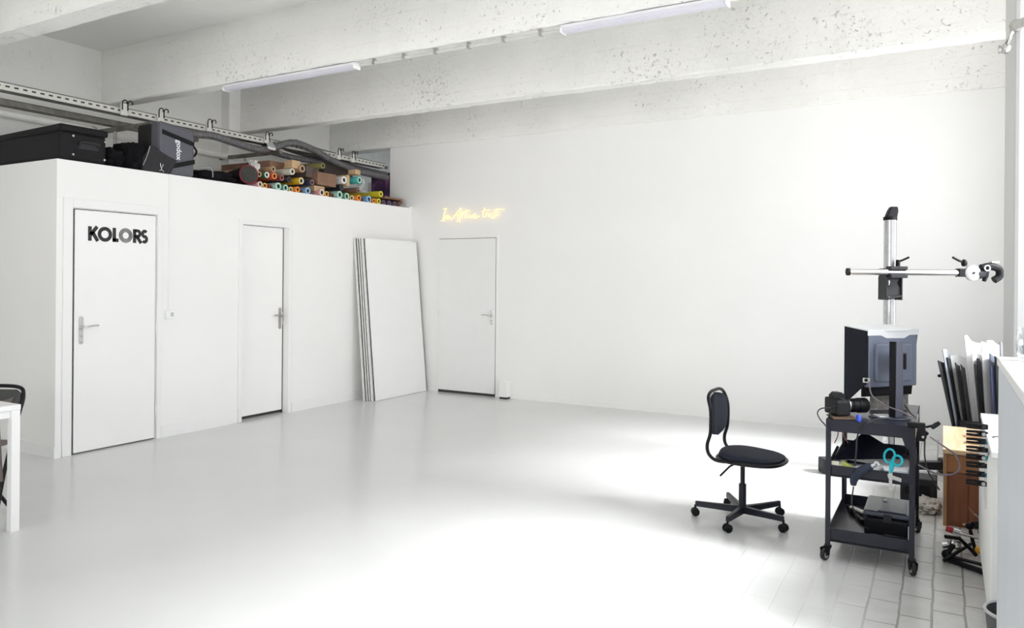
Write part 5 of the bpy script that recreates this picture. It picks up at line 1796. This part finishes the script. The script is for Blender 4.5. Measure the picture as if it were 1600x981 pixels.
MB().tube([W(1492, 829, y=-3.32), W(1503, 833, y=-3.32)], .019, 12).build('body', CHROME, t, smooth=True)
MB().tube([W(1503, 833, y=-3.32), W(1518, 836, y=-3.32)], .008, 10).build('stem', pm('dark red tube', (.18, .03, .04), .4), t, smooth=True)
t = thing('steel_rod', 'thin pointed steel rod sticking up from the heap', 'rod', W(1530, 812, y=-3.28))
MB().tube([W(1515, 792, y=-3.28), W(1526, 803, y=-3.28)], .003, 8, radii=[.0015, .003]).build('tip', pm('brass', (.55, .42, .22), .3, 1), t)
MB().tube([W(1526, 803, y=-3.28), W(1538, 815, y=-3.28)], .005, 8).build('shaft', CHROME, t, smooth=True)
t = thing('yellow_clamp', 'yellow spring clamp on the floor against the radiator', 'clamp', W(1540, 868, z=.03))
YL = pm('yellow plastic', (.80, .40, .01), .35)
c = W(1540, 866, z=.06)
mb = MB().prism([(-.03, .03), (.0, .045), (.03, .03), (.035, -.02), (.02, -.045), (.005, -.01), (-.012, -.005), (-.035, .01)], c, (.8, .5, 0), (0, 0, 1), (-.5, .8, 0), .03)
mb.build('jaw', YL, t, bevel=.006)
MB().tube([c + Vector((.02, 0, -.03)), c + Vector((.03, 0, -.055))], .006, 8).build('tip', WHITE, t, smooth=True)
tag(MB().tube([W(1507, 819, y=-3.28), W(1522, 821, y=-3.28)], .004, 8).build('brass_stud', pm('copper', (.6, .35, .2), .3, 1)), 'short copper-coloured rod above the heap', 'rod')
# bundled pale cloth and cords by the wooden cabinet
tag(blob((6.19, -2.56, .03), (.14, .3, .06), 31, .4, 3).build('dust_cloth', pm('pale cloth', (.55, .54, .50), .9), smooth=True), 'crumpled pale cloth on the floor between the trolley and the wooden cabinet', 'cloth')
t = thing('power_strip', 'black power supply box on the floor behind the trolley', 'power supply', (6.12, -2.30, 0))
B((6.02, -2.42, 0), (6.24, -2.22, .16), bev=.01).build('box', CHARC, t)
B((6.05, -2.423, .05), (6.2, -2.419, .12)).build('face', BLACKP, t)

# ------------------------------------------------------------------ table at the left edge
t = thing('table', 'white table whose corner and leg enter at the left edge', 'table', (1.0, -6.3, 0))
tx1, ty1 = 1.607, -5.817
B((.35, -7.0, .705), (tx1 + .002, ty1 + .002, .735)).build('table_top', WHITE, t, bevel=.002)
for x in (.40, tx1 - .047):
    for y in (-6.95, ty1 - .047):
        B((x, y, 0), (x + .047, y + .047, .705)).build('leg', WHITE, t, bevel=.002)
B((.45, ty1 - .040, .655), (tx1 - .047, ty1 - .02, .705)).build('apron', WHITE, t)
B((tx1 - .040, -6.90, .66), (tx1 - .02, ty1 - .047, .705)).build('apron', WHITE, t)
# bracket plate with holes under the table
br = thing('perforated_bracket', 'white perforated bracket hanging under the table corner', 'bracket', (1.47, -5.93, .58))
mb = MB().prism([(0, 0), (.07, 0), (.09, .12), (0, .12)], (1.44, -5.95, .584), (1, 0, 0), (0, 0, 1), (0, 1, 0), .004)
mb.build('plate', WHITE, br)
for dx, dz in ((.02, .035), (.045, .035), (.03, .065), (.06, .065), (.02, .09), (.05, .095)):
    MB().cyl((1.44 + dx, -5.9515, .584 + dz), (1.44 + dx, -5.950, .584 + dz), .008, 10).build('hole', BLACK, br)

# folding chair behind the table
TAUPE = pm('taupe vinyl', (.16, .125, .12), .6, var=.12, scale=14)
t = thing('folding_chair', 'dark folding chair with a taupe pad behind the white table', 'chair', (.985, -5.665, 0), math.radians(26), local=True)
h = .215
MB().tube(smooth_path([(h, -.24, .012), (h, -.17, .28), (h + .005, -.06, .60), (h, -.01, .72), (h - .04, 0, .772), (0, .004, .778), (-h + .04, 0, .772), (-h, -.01, .72), (-h - .005, -.06, .60), (-h, -.17, .28), (-h, -.24, .012)], 5), .012, 9).build('back_frame', BLACK, t, smooth=True)
MB().prism([(-.205, 0), (.205, 0), (.205, .13), (.17, .155), (-.17, .155), (-.205, .13)], (0, -.055, .605), (1, 0, 0), (0, .25, 1), (0, 1, -.25), .02).build('backrest', pm('dark grey vinyl', (.05, .052, .048), .5, var=.3, scale=10), t, bevel=.008)
MB().prism([(.03, .02), (.13, .01), (.17, .10), (.08, .07)], (0, -.060, .615), (1, 0, 0), (0, .25, 1), (0, 1, -.25), .008).build('backrest_pad', TAUPE, t, bevel=.003)
B((-.20, -.40, .43), (.20, -.08, .455), bev=.01).build('seat', TAUPE, t)
for x in (-.19, .19):
    MB().tube([(x, -.42, .43), (x, -.075, .012)], .011, 8).build('leg', BLACK, t, smooth=True)
MB().tube([(-.20, -.215, .13), (.20, -.215, .13)], .009, 8).build('crossbar', BLACK, t, smooth=True)
tag(MB().prism([(0, 0), (.09, 0), (.045, .33), (.0, .34)], (1.42, -5.875, .28), (1, 0, 0), (0, 0, 1), (0, 1, 0), .02).build('cloth', TAUPE, bevel=.006), 'taupe cloth hanging down beside the table leg', 'cloth')
